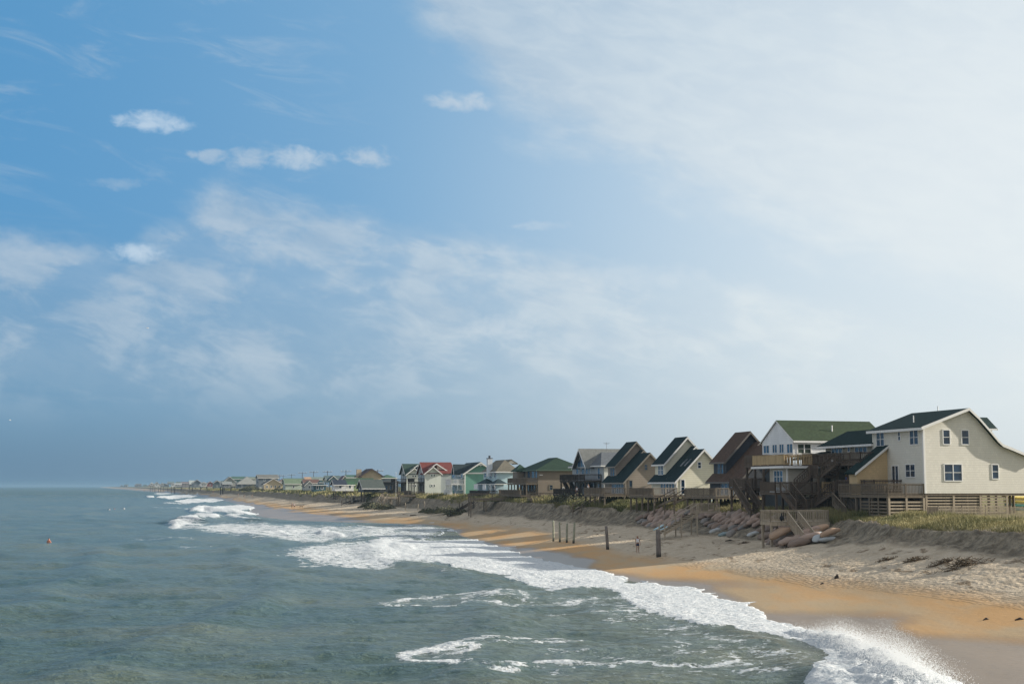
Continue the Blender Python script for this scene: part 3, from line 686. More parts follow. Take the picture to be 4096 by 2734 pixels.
# ---- H0 the beige shingled house nearest the pier
def house_beige():
    fr = Frame(3699, 126, 16.5); r = fr.root('beach_house', 'large beige shingled house with flared green roof and slatted skirt, nearest the pier', 'house', 'beach houses')
    sh = m_siding((0.72, 0.69, 0.60), .22, True); gr = m_roof((0.013, 0.032, 0.030))
    zf = fr.g((3702, 1972))[1]; ze = fr.g((3692, 1702))[1]
    pts = [Z1(1352, 150), Z1(1470, 262), Z1(1600, 412), Z1(1690, 520), Z1(1745, 570), Z1(1850, 612), Z1(2020, 684)]
    q = [fr.g(p) for p in pts]; end = fr.g((4158, 1836)); q.append(end)
    uE = end[0] - .45; L = fr.s_((3490, 1800))[0]
    prof = [(0, zf), (0, ze)] + [(a, b_ - .18) for a, b_ in q[:-1]] + [(uE, np.interp(uE, [q[-2][0], q[-1][0]], [q[-2][1], q[-1][1]]) - .18), (uE, zf)]
    body(r, prof, 'v', 0, L, sh)
    sl_ = (q[0][1] - ze) / q[0][0]; line = [(-.45, ze - .45 * sl_ + .02)] + q
    roofpoly(r, line, 'v', -.42, L + .3, gr)
    rake(r, line, 'v', -.48, hgt=.26, drop=-.02); rake(r, [(-.45 - .05, ze - .45 * sl_ + .02), (-.46, ze - .45 * sl_ + .02)], 'v', -.42, th=L + .7)
    MB().box(-.43, 0, -.42, L + .3, ze - .32, ze - .30).build('soffit', TRIM, r)
    corner(r, 0, 0, zf, ze - .3, w=.16)
    for a, b_, n in ((Z1(305, 430), Z1(405, 592), 2), (Z1(555, 417), Z1(593, 530), 1), (Z1(690, 403), Z1(800, 575), 2), (Z1(307, 805), Z1(420, 962), 2), (Z1(643, 797), Z1(764, 955), 2)):
        winpx(r, fr, 's', a, b_, n=n, tw=.08)
    d = winpx(r, fr, 's', Z1(485, 812), Z1(574, 1085), n=2, bar=False, name='door')
    for a, b_, n in ((Z1(1070, 395), Z1(1168, 577), 1), (Z1(1286, 398), Z1(1387, 579), 1), (Z1(1085, 792), Z1(1308, 1000), 2), (Z1(1640, 796), Z1(1732, 976), 1)):
        winpx(r, fr, 'g', a, b_, n=n, tw=.09)
    # rear dormer
    v0 = 2.6; a0 = fr.g(Z1(1560, 375), v0); a1 = fr.g(Z1(1640, 378), v0); zt = a0[1]; u0, u1 = a0[0] - .6, a1[0] + 0.1; zlo = zt - 2.4
    dm = MB().box(u0 - 2, u1, v0, v0 + 2.4, zlo, zt).build('dormer', sh, r)
    rt = fr.g(Z1(1600, 257), v0 + 1.2)[1]; rl = [(v0 - .35, zt - .1), (v0 + 1.2, rt), (v0 + 2.75, zt - .1)]
    roofpoly(dm, rl, 'u', u0 - 2.6, u1 + .35, gr, .12, 'dormer_roof'); rake(dm, rl, 'u', u1 + .34, hgt=.16)
    MB().box(u0 - 2, u1 + .3, v0 - .37, v0 - .34, zt - .26, zt - .1).build('trim', TRIM, dm)
    for p, v in ((Z1(737, 290), 3.5), (Z1(1021, 180), 5)):
        u, z = fr.g(p, v); pipe(r, u, v, z - .35, z + .45)
    MB().beam(fr_pt(fr, 'g', Z1(428, 352), 4.2), fr_pt(fr, 'g', Z1(455, 350), 4.2), .4, .12).build('roof_vent', TRIM, r) if 0 else None
    # seaward deck with slatted skirt
    gl = fr.ground(1, 0) - .15; zd = zf - .12; u0 = fr.g(Z1(435, 1000))[0]
    D = deck(r, fr, u0, -.02, 0.05, L, zd, W_GREY, 'sn', posts=True)
    lattice(r, 'g', u0, -.05, gl, zd - .3, 0.0, W_PALE, pitch=.30, slat=.17); lattice(r, 's', 0, L * .55, gl, zd - .3, u0 + .02, W_GREY, pitch=.30, slat=.17)  # near slats in paler wood for sunlight, seaward slats darker for shade
    ue = fr.g(Z1(1842, 1200))[0]; lattice(r, 'g', .1, ue, gl, zf - .03, .12, W_PALE, pitch=.27, slat=.15, step=2.6)
    lattice(r, 's', .2, L, gl, zf - .03, .1, W_GREY, pitch=.27); lattice(r, 'g', .1, ue, gl, zf - .03, L - .2, W_GREY, pitch=.27)
    MB().box(.6, ue - .6, 3.2, L - .6, 4.3, zf - .25).box(u0 + .6, .2, 4.2, L - .6, 4.3, zf - .5).build('shade_backing', m_plain((.06, .056, .05)), r)  # dark boxes added to paint the shade behind the slats
    stilts(r, fr, 0, uE, 0.4, L, zf, W_GREY)
    MB().box(0.05, uE, 0.05, L, zf - .22, zf - .002).build('floor_frame', W_GREY, r)
def fr_pt(fr, side, p, pl): a, z = fr.g(p, pl); return (a, pl, z)
house_beige()

# ---- the three stepped saltbox houses
def saltbox(px, Y, k, wall, roofc, label, trim=TRIM, wood=W_GREY, glass=GLASS, shadecol=None, skylights=False):
    fr = Frame(px, Y, 15.0); r = fr.root('beach_house', label, 'house', 'beach houses')
    ref = Frame(2705, 180, 15.0)
    G = lambda x, y, v=0: [c_ * 1.0 for c_ in ref.g(Zc(x, y), v)]
    wm = m_siding(wall, .26); rm = m_roof(roofc)
    zf = 6.35; ze = G(848, 885)[1]; uB, zB = G(1290, 388); m = (zB - ze) / uB
    uB = uB; w = uB * 1.75
    v1, v2, L = 4.0, 5.4, 9.2
    uC = G(1150, 266, v1)[0]; zC = ze + m * uC; uR, zR = G(1015, 185, v2); zeR = G(650, 606, v2)[1]; u0R = max(.6, uR - (zR - zeR) / m)
    body(r, [(0, zf), (0, ze), (uB, zB - .1), (w, zB - .1 - (w - uB) * m), (w, zf)], 'v', 0, v1, wm)
    body(r, [(.02, zf), (.02, ze - .12), (uC, zC - .16), (w + .4, zC - .16 - (w + .4 - uC) * m), (w + .4, zf)], 'v', v1 + .01, v2, wm)
    wR = 2 * uR - u0R
    body(r, [(u0R, zf), (u0R, zeR), (uR, zR - .1), (wR, zeR), (wR, zf)], 'v', v2 + .01, L, wm)
    body(r, [(.04, zf), (.04, ze - .12), (u0R - .02, ze - .12 + (u0R) * m), (u0R - .02, zf)], 'v', v2 + .01, L - .02, wm)
    o = .4
    lB = [(-o, ze - o * m), (uB, zB), (w + o, zB - (w + o - uB) * m)]; lC = [(-o, ze - o * m + .01), (uC, zC + .01), (w + .4 + o, zC - (w + .4 + o - uC) * m)]
    lR = [(u0R - o, zeR - o * m + .1), (uR, zR), (wR + o, zeR - o * m + .1)]
    roofpoly(r, lB, 'v', -o, v1 - .42, rm); rake(r, lB, 'v', -o - .05, trim, .3)
    roofpoly(r, lC, 'v', v1 - .4, v2 + .5, rm); rake(r, lC, 'v', v1 - .45, trim, .26)
    roofpoly(r, [(-o, ze - o * m + .02), (u0R, ze + u0R * m + .02)], 'v', v2 + .5, L + .3, rm)
    roofpoly(r, lR, 'v', v2 - .4, L + .4, rm); rake(r, lR, 'v', v2 - .45, trim, .3)
    MB().box(-o - .03, -o, -o, L + .3, ze - o * m - .22, ze - o * m).box(u0R - o - .03, u0R - o, v2 - .4, L + .4, zeR - o * m - .1, zeR - o * m + .1).build('trim', trim, r)
    corner(r, 0, 0, zf, ze - .3, trim, .14)
    # windows: near gable, then the seaward glass wall
    z0 = G(1225, 718)[1]; z1_ = G(1225, 597)[1]; a0 = G(1190, 650)[0]; a1 = G(1264, 650)[0]
    window(r, 'g', a0, a1, z0, z1_, 0, frame=trim, glass=glass, tw=.12)
    a0 = G(912, 900)[0]; a1 = G(992, 900)[0]; window(r, 'g', a0, a1, zf + .05, G(950, 886)[1], 0, frame=trim, glass=glass, tw=.12, name='door')
    for j in range(5): window(r, 's', .55 + j * 1.02, 1.5 + j * 1.02, zf + .1, ze - .45, 0, frame=m_plain((.35, .45, .55), .5) if trim is not TRIM else TRIM, glass=GLASSB, tw=.08, bar=j % 2 == 0)
    window(r, 's', v2 + .7, v2 + 1.5, zeR - 1.75, zeR - .4, u0R, frame=trim, glass=GLASSB, tw=.07); window(r, 's', v2 + 1.6, v2 + 2.6, zeR - 1.75, zeR - .4, u0R, n=2, frame=trim, glass=GLASSB, tw=.07)
    if skylights:
        for vv in (1.0, 2.4):
            p = Vector((uB * .42, vv, ze + uB * .42 * m + .05)); q_ = Vector((uB * .66, vv, ze + uB * .66 * m + .05))
            sk = MB().beam(p, q_, .34, .10).build('skylight', m_plain((.20, .21, .22)), r); MB().beam(p + Vector((.08, 0, .08)), q_ + Vector((-.08, 0, .02)), .24, .03).build('pane', m_plain((.03, .04, .045), .5), sk)
    lp = G(1370, 950); MB().beam((lp[0], 0, lp[1]), (lp[0], -.25, lp[1] + .05), .12, .08).beam((lp[0] - .2, -.28, lp[1] + .04), (lp[0] + .2, -.28, lp[1] + .04), .12, .1).build('wall_lamp', trim, r)
    stilts(r, fr, .2, w, 0.2, L, zf, W_DARK, 2.4); MB().box(0, w, 0.02, L, zf - .25, zf - .003).build('floor_frame', wood, r)
    return fr, r, w
frG, _, _ = saltbox(2705, 180, 1, (0.78, 0.74, 0.58), (0.009, 0.024, 0.026), 'cream clapboard saltbox house with stepped dark green roofs and skylights', skylights=True)
frK, _, _ = saltbox(2962, 162, 1, (0.035, 0.042, 0.055), (0.095, 0.060, 0.042), 'dark blue grey saltbox house under stepped brown shingle roofs', trim=m_plain((.17, .15, .13)))
frF, _, _ = saltbox(2499, 200, 1, (0.30, 0.25, 0.20), (0.008, 0.023, 0.024), 'weathered grey brown saltbox house with stepped dark green roofs', trim=m_plain((.24, .215, .18)))

# ---- tall white house over a beige ground floor
def house_white():
    fr = Frame(3176, 149, 16.0); r = fr.root('beach_house', 'tall white gabled house with green roof and beige lower storey among wooden decks', 'house', 'beach houses')
    wm = m_siding((0.82, 0.83, 0.83), .22); bm_ = m_siding((0.46, 0.42, 0.34), .18); gm = m_roof((0.040, 0.060, 0.030))
    z1_ = fr.g(Z2a(968, 735))[1]; ze = fr.g(Z2a(970, 445))[1]; L = fr.s_(Z2a(425, 600))[0]; vR = L / 2; zr = fr.s_(Z2a(687, 128), 0)[1]; U = fr.g(Z2a(2215, 160), vR)[0]
    body(r, [(0, z1_), (L, z1_), (L, ze), (vR, zr - .15), (0, ze)], 'u', 0, U, wm)
    m = (zr - ze) / vR; line = [(-.3, ze - .3 * m + .02), (vR, zr + .02), (L + .3, ze - .3 * m + .02)]
    roofpoly(r, line, 'u', -.12, U + .3, gm, .14); rake(r, line, 'u', -.16, hgt=.14); MB().box(-.12, U, -.36, -.31, ze - .42, ze - .2).build('gutter', TRIM, r)
    corner(r, 0, 0, z1_, ze - .2, w=.14)
    for a, b_ in (((445, 555), (548, 695)), ((598, 540), (683, 690)), ((715, 532), (800, 690)), ((843, 527), (950, 690))):
        winpx(r, fr, 's', Z2a(*a), Z2a(*b_), n=2, bar=False, glass=GLASSB, tw=.07)
    winpx(r, fr, 'g', Z2a(1012, 518), Z2a(1266, 708), n=2, tw=.12, glass=m_glass((.03, .04, .03))); winpx(r, fr, 'g', Z2a(1430, 495), Z2a(1560, 560), tw=.1)
    u, z = fr.g(Z2a(1613, 300), 1.6); pipe(r, u, 1.6, z - .4, z + .55, .08)
    # lower storey, standing forward
    lo = Frame(3149, 140, 16.0); w0 = lo.o - fr.o; du, dv = w0.dot(fr.a), w0.dot(fr.b)
    zt = lo.g(Z2b(860, 88))[1]; zb = lo.g(Z2b(640, 520))[1] - .1; Lf = lo.s_(Z2b(553, 300))[0]
    low = wallbox(r, du, du + 8.5, dv, dv + Lf, zb, zt, bm_, 'lower_storey')
    MB().box(du - .03, du + .12, dv - .03, dv - .001, zb, zt).box(du - .03, du - .001, dv, dv + .12, zb, zt).build('corner_board', TRIM, low)
    a0, z1b = lo.s_(Z2b(622, 128)); a1, z0b = lo.s_(Z2b(784, 345)); window(r, 's', dv + a0, dv + a1, z0b, z1b, du, n=3, tw=.07, glass=GLASSB)
    a0, _ = lo.s_(Z2b(560, 300)); MB().box(du - .05, du - .002, dv + .3, dv + Lf, zb, zb + .7).build('skirt_board', m_plain((.62, .66, .68)), low)
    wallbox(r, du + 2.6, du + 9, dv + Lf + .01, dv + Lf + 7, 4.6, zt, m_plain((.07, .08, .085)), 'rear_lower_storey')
    # roof deck with tan rails in front of the white wall
    zd = zt + .32; d = MB().box(du - .6, du + 8.5, dv - .5, dv + Lf + 3, zd - .22, zd).build('roof_deck', W_BROWN, r)
    MB().box(du - .7, du + 5.2, dv - .6, dv - .51, zd - .34, zd - .12).box(du - .7, du - .61, dv - .5, dv + Lf + 3, zd - .34, zd - .12).build('trim', TRIM, d)
    uq = lo.g(Z2a(1238, 800))[0]
    railing(d, [(du - .5, dv - .4), (du + uq, dv - .4)], zd, W_TAN, 1.02, gap=.17, bw=.06); railing(d, [(du + uq, dv - .4), (du + 8.4, dv - .4)], zd, W_BROWN, 1.02, gap=.12, solid=True)
    railing(d, [(du - .5, dv - .3), (du - .5, dv + Lf + 2.9)], zd, W_TAN, 1.02, gap=.13, bw=.07, solid=True)
    # high sea deck to the left on tall posts
    vA = fr.s_(Z2a(470, 800), -3.2)[0]; vB = fr.s_(Z2a(117, 800), -3.2)[0]; zD = fr.s_(Z2a(300, 880), -3.2)[1]
    deck(r, fr, -3.2, 0, 1.0, vB, zD, W_BROWN, 'sn', rmat=W_BROWN, gap=.12, solid=True, brace=True, th=.34)
    # middle deck and stair below it
    zM = fr.s_(Z2b(400, 420), -4.0)[1]; deck(r, fr, -4.0, -.3, 2.0, vB + 2.4, zM, W_BROWN, 'sn', gap=.12, solid=True, brace=True)
    a = fr.s_(Z2b(75, 420), -4.0); stair(r, (-4.7, a[0] - .8, zM), (-4.9, a[0] - 5.4, 4.5), 1.3, W_BROWN)
    stilts(r, fr, -.2, U, 0.2, L, z1_, W_DARK, 3.0)
    # front deck facing the pier, with its stair down
    u0, _ = lo.g(Z2b(645, 480), -3.4); u1, zC = lo.g(Z2b(1730, 480), -3.4); u0 += du; u1 += du
    deck(r, fr, u0, u1, dv - 3.4, dv - .05, zC - .1, W_BROWN, 'sn', gap=.13, solid=True)
    railing(r, [(u1 - 1.9, dv - 3.5), (u1 + .0, dv - 3.5)], zC - .1, W_TAN, gap=.2, bw=.06, name='tan_railing')
    t = lo.g(Z2b(835, 490), -3.6); b_ = lo.g(Z2b(1060, 820), -5.2); stair(r, (t[0] + du, dv - 3.5, zC - .1), (b_[0] + du, dv - 5.6, b_[1]), 1.3, W_BROWN, rh=1.0)
    # small ground-level deck box and screens
    a = lo.g(Z2b(890, 800), -4.6); b2 = lo.g(Z2b(1640, 800), -4.6)
    railing(r, [(a[0] + du, dv - 4.6), (b2[0] + du, dv - 4.6)], a[1] - .1, W_BROWN, 1.1, gap=.13, solid=True, name='low_railing')
    MB().box(b2[0] + du - .5, b2[0] + du, dv - 4.4, dv - 3.6, 4.6, zC - .2).build('tan_column', W_TAN, r)
    return fr
frW = house_white()

# ---- beige house with dark green hipped roofs, behind the nearest one
def house_tan():
    fr = Frame(3500, 135, 16.0); r = fr.root('beach_house', 'beige house with dark green hipped roofs and long brown stairs, beside the large beige one', 'house', 'beach houses')
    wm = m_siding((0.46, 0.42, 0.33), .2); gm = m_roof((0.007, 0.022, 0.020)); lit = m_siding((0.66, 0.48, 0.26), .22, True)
    zE = fr.s_(Z2a(1785, 565), 0)[1]; zR = 7.5 + 221 / FPX * 142; L = fr.s_(Z2a(1505, 600), 0)[0]; zm_ = fr.s_(Z2a(1700, 745))[1]; zf = 6.4
    wallbox(r, 0, 4.2, 0, L, zm_ - .3, zE, wm, 'upper_wall'); wallbox(r, .8, 11, .3, L - .5, zf, zm_ - .31, wm)
    hip(r, 0, 4.2, 0, L, zE + .02, zR, gm, 'v', .7, inset=1.6); fasc(r, 0, 4.2, 0, L, zE + .0, oh=.68)
    for a, b_ in (((1605, 600), (1800, 735)), ((1880, 560), (1930, 672)), ((2005, 580), (2225, 690))): winpx(r, fr, 's', Z2a(*a), Z2a(*b_), n=1 if a[0] == 1880 else 3, glass=GLASSB, tw=.09, bar=False)
    # lower lean-to roofs
    p = fr.h((0, 0), 1) if 0 else None
    lo = Frame(3430, 131, 16.0); w0 = lo.o - fr.o; du, dv = w0.dot(fr.a), w0.dot(fr.b)
    ze = lo.g(Z2a(2010, 970))[1]; q = lo.g(Z2a(2305, 720)); zb = 6.35
    mm = (q[1] - ze) / (q[0] - lo.g(Z2a(2000, 970))[0]); W = 6.0
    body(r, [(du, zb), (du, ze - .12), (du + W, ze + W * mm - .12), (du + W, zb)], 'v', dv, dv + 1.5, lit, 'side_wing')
    ln = [(du - .4, ze - .4 * mm), (du + W, ze + W * mm)]; roofpoly(r, ln, 'v', dv - .3, dv + 1.7, gm, name='wing_roof'); rake(r, ln, 'v', dv - .35, hgt=.24)
    v5 = fr.s_(Z2a(1480, 700), -1.0)[0]; zl = fr.s_(Z2a(1250, 735), -2)[1]
    ln2 = [(-3.6, zl - .3), (0, zE - .5)]; roofpoly(r, ln2, 'v', L - 1.2, L + .8, gm, name='porch_roof'); body(r, [(-2.6, zb), (-2.6, zl + .3), (-.02, zE - .9), (-.02, zb)], 'v', L - 1.0, L + .4, wm, 'porch_wall')
    # upper deck and the flight down to the sea-side landing
    z2 = fr.s_(Z2a(1950, 850), -2.6)[1]; va = fr.s_(Z2a(2100, 850), -2.6)[0]; vb = fr.s_(Z2a(1840, 850), -2.6)[0]
    deck(r, fr, -2.8, -.02, va - .3, L, z2, W_BROWN, 'sn', gap=.17, gh=4.6)
    t = Vector((-2.9, vb + .6, z2)); e_ = fr.s_(Z2a(1500, 1010), -3.6); bpt = Vector((-3.6, e_[0], e_[1] - .3)); stair(r, t, bpt, 1.2, W_BROWN)
    f2 = fr.s_(Z2b(1290, 290), -4.4); deck(r, fr, -4.6, -2.2, bpt.y - .2, bpt.y + 1.6, bpt.z - .02, W_BROWN, 's', gap=.14, gh=4.4)
    stair(r, (-4.6, bpt.y + 1.0, bpt.z), (-5.8, f2[0] + 1.0, f2[1] - .9), 1.1, W_BROWN)
    # main deck with people, stairs down to the left, then down to the sand
    zM = fr.s_(Z2b(1900, 470), -3.0)[1]; vN = -5.5; vF = fr.s_(Z2b(1740, 400), -3.0)[0]
    deck(r, fr, -3.4, .75, vN, vF, zM, W_BROWN, 'sn', gap=.16, solid=False)
    st = fr.s_(Z2b(1830, 300), -3.6); en = fr.s_(Z2b(1680, 700), -4.6)
    stair(r, (-3.5, vF - .4, zM), (-5.6, vF + 2.2, 4.9), 1.3, W_BROWN)
    stair(r, (-4.3, vN + 5.0, 5.9), (-4.4, vN + 2.4, 4.6), 1.2, W_GREY)
    stilts(r, fr, -.2, 11, 0.2, L, zf + .1, W_DARK, 2.8)
    MB().box(.8, 10, .35, 4, 4.5, zf - .01).build('shade_backing', m_plain((.02, .03, .06)), r)  # added dark box standing in for the shade under the house
    return fr
frT = house_tan()

# ---- white house with the glazed prow
def house_prow():
    fr = Frame(2413, 226, 15.0); r = fr.root('beach_house', 'white house with tall triangular prow window and grey roof beside the weathered saltbox', 'house', 'beach houses')
    wm = m_siding((0.42, 0.45, 0.47), .22); lit = m_siding((.70, .69, .63), .22); gm = m_roof((0.12, 0.13, 0.14)); gl = m_roof((0.17, 0.175, 0.165))  # siding in two tones: greyer for shaded walls, paler for the sunlit near one
    ze = fr.g(Z3(716, 538))[1]; L = fr.s_(Z3(300, 548))[0]; zf = 6.1; U = 11
    wallbox(r, 0, U, 0, L, zf, ze, wm); wallbox(r, .1, U, -.25, -.001, zf, ze - .1, lit, 'painted_lit_wall')
    zr = fr.g(Z3(790, 340), 4)[1]; hip(r, 0, U, 0, L, ze + .02, zr, gm, 'u', .6, inset=3.2); fasc(r, 0, U, 0, L, ze, oh=.58)
    va, vb = fr.s_(Z3(525, 545), -.8)[0], fr.s_(Z3(350, 552), -.8)[0]; vp, zp = fr.s_(Z3(440, 312), -.9)[0], fr.s_(Z3(440, 312), -.9)[1]; vm = (va + vb) / 2
    body(r, [(va, ze - .3), (vm, zp - .2), (vb, ze - .3)], 'u', -.8, 7, wm, 'prow_gable')
    ln = [(va - .3, ze - .35), (vm, zp), (vb + .3, ze - .35)]; roofpoly(r, ln, 'u', -1.5, 9.5, gl, .12, 'prow_roof'); rake(r, ln, 'u', -1.56, hgt=.3)
    gp = MB()
    for k in range(4):
        f0 = .16 + k * .175; f1 = f0 + .135
        hk = lambda f: (1 - abs(f - .5) * 2) * (zp - ze) * .72
        y0, y1 = va + (vb - va) * f0, va + (vb - va) * f1
        gp.add([(-.86, y0, ze - .1), (-.86, y1, ze - .1), (-.86, y1, ze - .1 + hk(f1)), (-.86, y0, ze - .1 + hk(f0)), (-.81, y0, ze - .1), (-.81, y1, ze - .1), (-.81, y1, ze - .1 + hk(f1)), (-.81, y0, ze - .1 + hk(f0))], [(0, 1, 2, 3), (7, 6, 5, 4), (0, 4, 5, 1), (1, 5, 6, 2), (2, 6, 7, 3), (3, 7, 4, 0)])
    gp.build('prow_window', GLASSB, r)
    zd = fr.s_(Z3(600, 735), -3)[1]
    for a, b_ in (((352, 575), (385, 655)), ((400, 575), (412, 655)), ((425, 572), (462, 655)), ((478, 570), (512, 655)), ((518, 565), (538, 655)), ((640, 565), (675, 720))):
        winpx(r, fr, 's', Z3(*a), Z3(*b_), n=1, glass=GLASSB, tw=.06, bar=False)
    for a, b_ in (((440, 775), (480, 838)), ((545, 775), (590, 838)), ((640, 780), (675, 838))): winpx(r, fr, 's', Z3(*a), Z3(*b_), n=1, glass=GLASS, tw=.06, bar=False)
    vl = fr.s_(Z3(130, 700), -3)[0]
    deck(r, fr, -3, -.02, .8, vl, zd, W_DARK, 'snf', gap=.2, gh=4.6); deck(r, fr, -3.6, -.02, .4, vl + 2, zf, W_DARK, 's', gap=.2)
    stair(r, (-1.6, vl + 1.2, zd), (-1.6, vl - 3.0, zf), 1.1, W_DARK)
    ax_ = fr.g(Z3(759, 300), 3); MB().tube((ax_[0], 3, ax_[1] - .6), (ax_[0], 3, ax_[1] + .9), .03).tube((ax_[0] - .6, 3, ax_[1] + .8), (ax_[0] + .6, 3, ax_[1] + .8), .025).tube((ax_[0] - .4, 3, ax_[1] + .55), (ax_[0] + .4, 3, ax_[1] + .65), .02).build('aerial', m_plain((.2, .2, .22)), r)
    stilts(r, fr, 0, U, .2, L, zf, W_DARK, 3)
house_prow()

# ---- brown house with green hipped roof
def house_hip():
    fr = Frame(2152.5, 258, 14.0); r = fr.root('beach_house', 'brown wooden house with green hipped roof and two seaward balconies', 'house', 'beach houses')
    wm = m_siding((0.235, 0.19, 0.14), .22); gm = m_roof((0.026, 0.050, 0.032)); ze = fr.g(Z4(2022, 332))[1]; zf = fr.g(Z4(2022, 668))[1]; L = fr.s_(Z4(1785, 400))[0]; U = 9.5
    zr = fr.g(Z4(2190, 162), 4.0)[1]; wallbox(r, 0, U, 0, L, zf, ze, wm); hip(r, 0, U, 0, L, ze, zr, gm, 'v', .6, inset=4.4); fasc(r, 0, U, 0, L, ze, m_plain((.12, .17, .12)), .58, .14)
    winpx(r, fr, 'g', Z4(2172, 528), Z4(2222, 600), frame=m_plain((.3, .27, .2)), tw=.08); winpx(r, fr, 'g', Z4(2348, 560), Z4(2370, 620), tw=.08)
    for a, b_ in (((1820, 350), (1850, 430)), ((1880, 345), (1920, 440)), ((1935, 345), (1975, 440)), ((1985, 345), (2010, 440)), ((1800, 535), (1830, 610)), ((1860, 530), (1905, 612)), ((1930, 530), (1990, 614))):
        winpx(r, fr, 's', Z4(*a), Z4(*b_), glass=GLASSB if a[1] < 500 else GLASS, frame=m_plain((.25, .22, .18)), tw=.06, bar=False)
    zd = fr.s_(Z4(1900, 508), -2.4)[1]; deck(r, fr, -2.4, -.02, 0, L + 1, zd, W_GREY, 'snf', gap=.2, gh=4.6); deck(r, fr, -3.5, -.02, -.5, L + 4, zf, W_GREY, 's', gap=.2)
    lp = fr.g(Z4(2058, 398)); MB().beam((lp[0] - .3, -.2, lp[1]), (lp[0] + .3, -.2, lp[1]), .2, .14).build('wall_lamp', TRIM, r); u, z = fr.g(Z4(2272, 262), 2); pipe(r, u, 2, z - .4, z + .1, .1)
    hip(r, -1.5, .5, L - 3.4, L + .4, ze - .05, ze + 1.3, m_roof((.03, .06, .04)), 'u', .3, name='bay_roof'); wallbox(r, -1.5, -.01, L - 3.4, L + .4, zd, ze - .25, wm, 'bay_wall')
    stilts(r, fr, 0, U, .2, L, zf, W_DARK, 3)
    deck(r, fr, U + .05, U + 3.0, .5, 6, (zf + zd) / 2 + .3, W_DARK, 'n', gh=4.7, gap=.2); stair(r, (U + 1, .4, zf + 1), (U - 2.5, -1.2, 4.9), 1.2, W_GREY)
house_hip()

# ---- pale blue house with chimney
def house_blue():
    fr = Frame(1989.5, 292, 14.0); r = fr.root('beach_house', 'pale aqua house with brown grey roof and tall white chimney', 'house', 'beach houses')
    wm = m_siding((0.50, 0.66, 0.70), .22); gm = m_roof((0.17, 0.155, 0.12)); gd = m_roof((0.03, 0.05, 0.055)); ze = fr.g(Z4(1475, 352))[1]; zf = fr.g(Z4(1475, 662))[1]; U = fr.g(Z4(1745, 500))[0]; L = fr.s_(Z4(1290, 420))[0]
    wallbox(r, 0, U, 0, L, zf, ze, wm); zr = fr.g(Z4(1600, 195), 4)[1]
    hip(r, 0, U, 0, L, ze, zr, gm, 'v', .5, inset=3.0); fasc(r, 0, U, 0, L, ze, oh=.5, h=.24)
    q0, q1, q2 = fr.g(Z4(1600, 238), 2.4), fr.g(Z4(1660, 195), 2.4), fr.g(Z4(1735, 240), 2.4)
    body(r, [(q0[0], q0[1]), (q1[0], q1[1]), (q2[0], q2[1])], 'v', 2.4, 5.5, TRIM, 'gablet')
    roofpoly(r, [(q0[0] - .3, q0[1] - .1), (q1[0], q1[1] + .12), (q2[0] + .3, q2[1] - .1)], 'v', 2.1, 7.5, gm, .1, 'gablet_roof')
    c0, c1 = fr.g(Z4(1342, 300), 5.5), fr.g(Z4(1405, 178), 5.5); ch = MB().box(c0[0], c1[0], 5.2, 6.4, ze - 1, c1[1]).build('chimney', m_siding((.74, .78, .80), .22), r)
    MB().box(c0[0] - .06, c1[0] + .06, 5.14, 6.46, c1[1], c1[1] + .12).tube(((c0[0] + c1[0]) / 2, 5.8, c1[1] + .1), ((c0[0] + c1[0]) / 2, 5.8, c1[1] + .65), .22, .26).build('chimney_cap', m_plain((.06, .06, .07)), ch)
    hip(r, 9.0, U + 6.5, 3, L, ze - .02, zr - 1.2, m_roof((.16, .15, .10)), 'u', .4, name='rear_roof')
    for a, b_ in (((1300, 365), (1328, 432)), ((1370, 380), (1405, 440)), ((1432, 362), (1460, 432))): winpx(r, fr, 's', Z4(*a), Z4(*b_), glass=GLASSB, tw=.06)
    # lower bays with their own dark roofs
    for (a, b_, c_) in (((1400, 1470), (515, 452), 1430), ((1215, 1345), (515, 448), 1310)):
        v0, zq = fr.s_(Z4(a[1] - 5, b_[0]), -1.6); v1, _ = fr.s_(Z4(a[0] - 10, b_[0]), -1.6); zt = fr.s_(Z4(c_, b_[1]), -.2)[1]
        bay = wallbox(r, -1.6, -.01, v0 + .3, v1 - .2, zf, zq, m_siding((.42, .55, .60), .22), 'bay_wall')
        hip(bay, -1.6, .4, v0 + .3, v1 - .2, zq, zt, gd, 'u', .35, inset=1.2, name='bay_roof'); fasc(bay, -1.6, .4, v0 + .3, v1 - .2, zq, oh=.34, h=.16)
    winpx(r, fr, 's', Z4(1405, 532), Z4(1450, 632), plane=-1.6, glass=GLASS, tw=.08); winpx(r, fr, 's', Z4(1362, 532), Z4(1380, 632), plane=-1.6, tw=.06)
    for a, b_ in (((1168, 522), (1215, 590)), ((1285, 530), (1320, 598))):
        v0, z1b = fr.s_(Z4(*b_), -2.6); v1, z0b = fr.s_(Z4(*a), -2.6); MB().box(-2.75, -2.6, v0, v1, z1b, z0b).build('white_panel', m_plain((.85, .86, .86)), r)
    va = fr.s_(Z4(1365, 660), -3.5)[0]; vb = fr.s_(Z4(1105, 660), -3.5)[0]; deck(r, fr, -3.6, -1.7, va, vb, zf - .1, W_DARK, 'sn', gap=.14, solid=True)
    u2 = fr.g(Z4(1510, 640), -2)[0]; u3 = fr.g(Z4(1780, 640), -2)[0]; deck(r, fr, u2, u3, -2.6, -.02, zf - .1, W_DARK, 'sn', gap=.13, solid=True)
    u, z = fr.g(Z4(1718, 318), .6); pipe(r, u, .6, z - .3, z + .1, .1); stilts(r, fr, 0, U, .2, L, zf, W_DARK, 3)
house_blue()

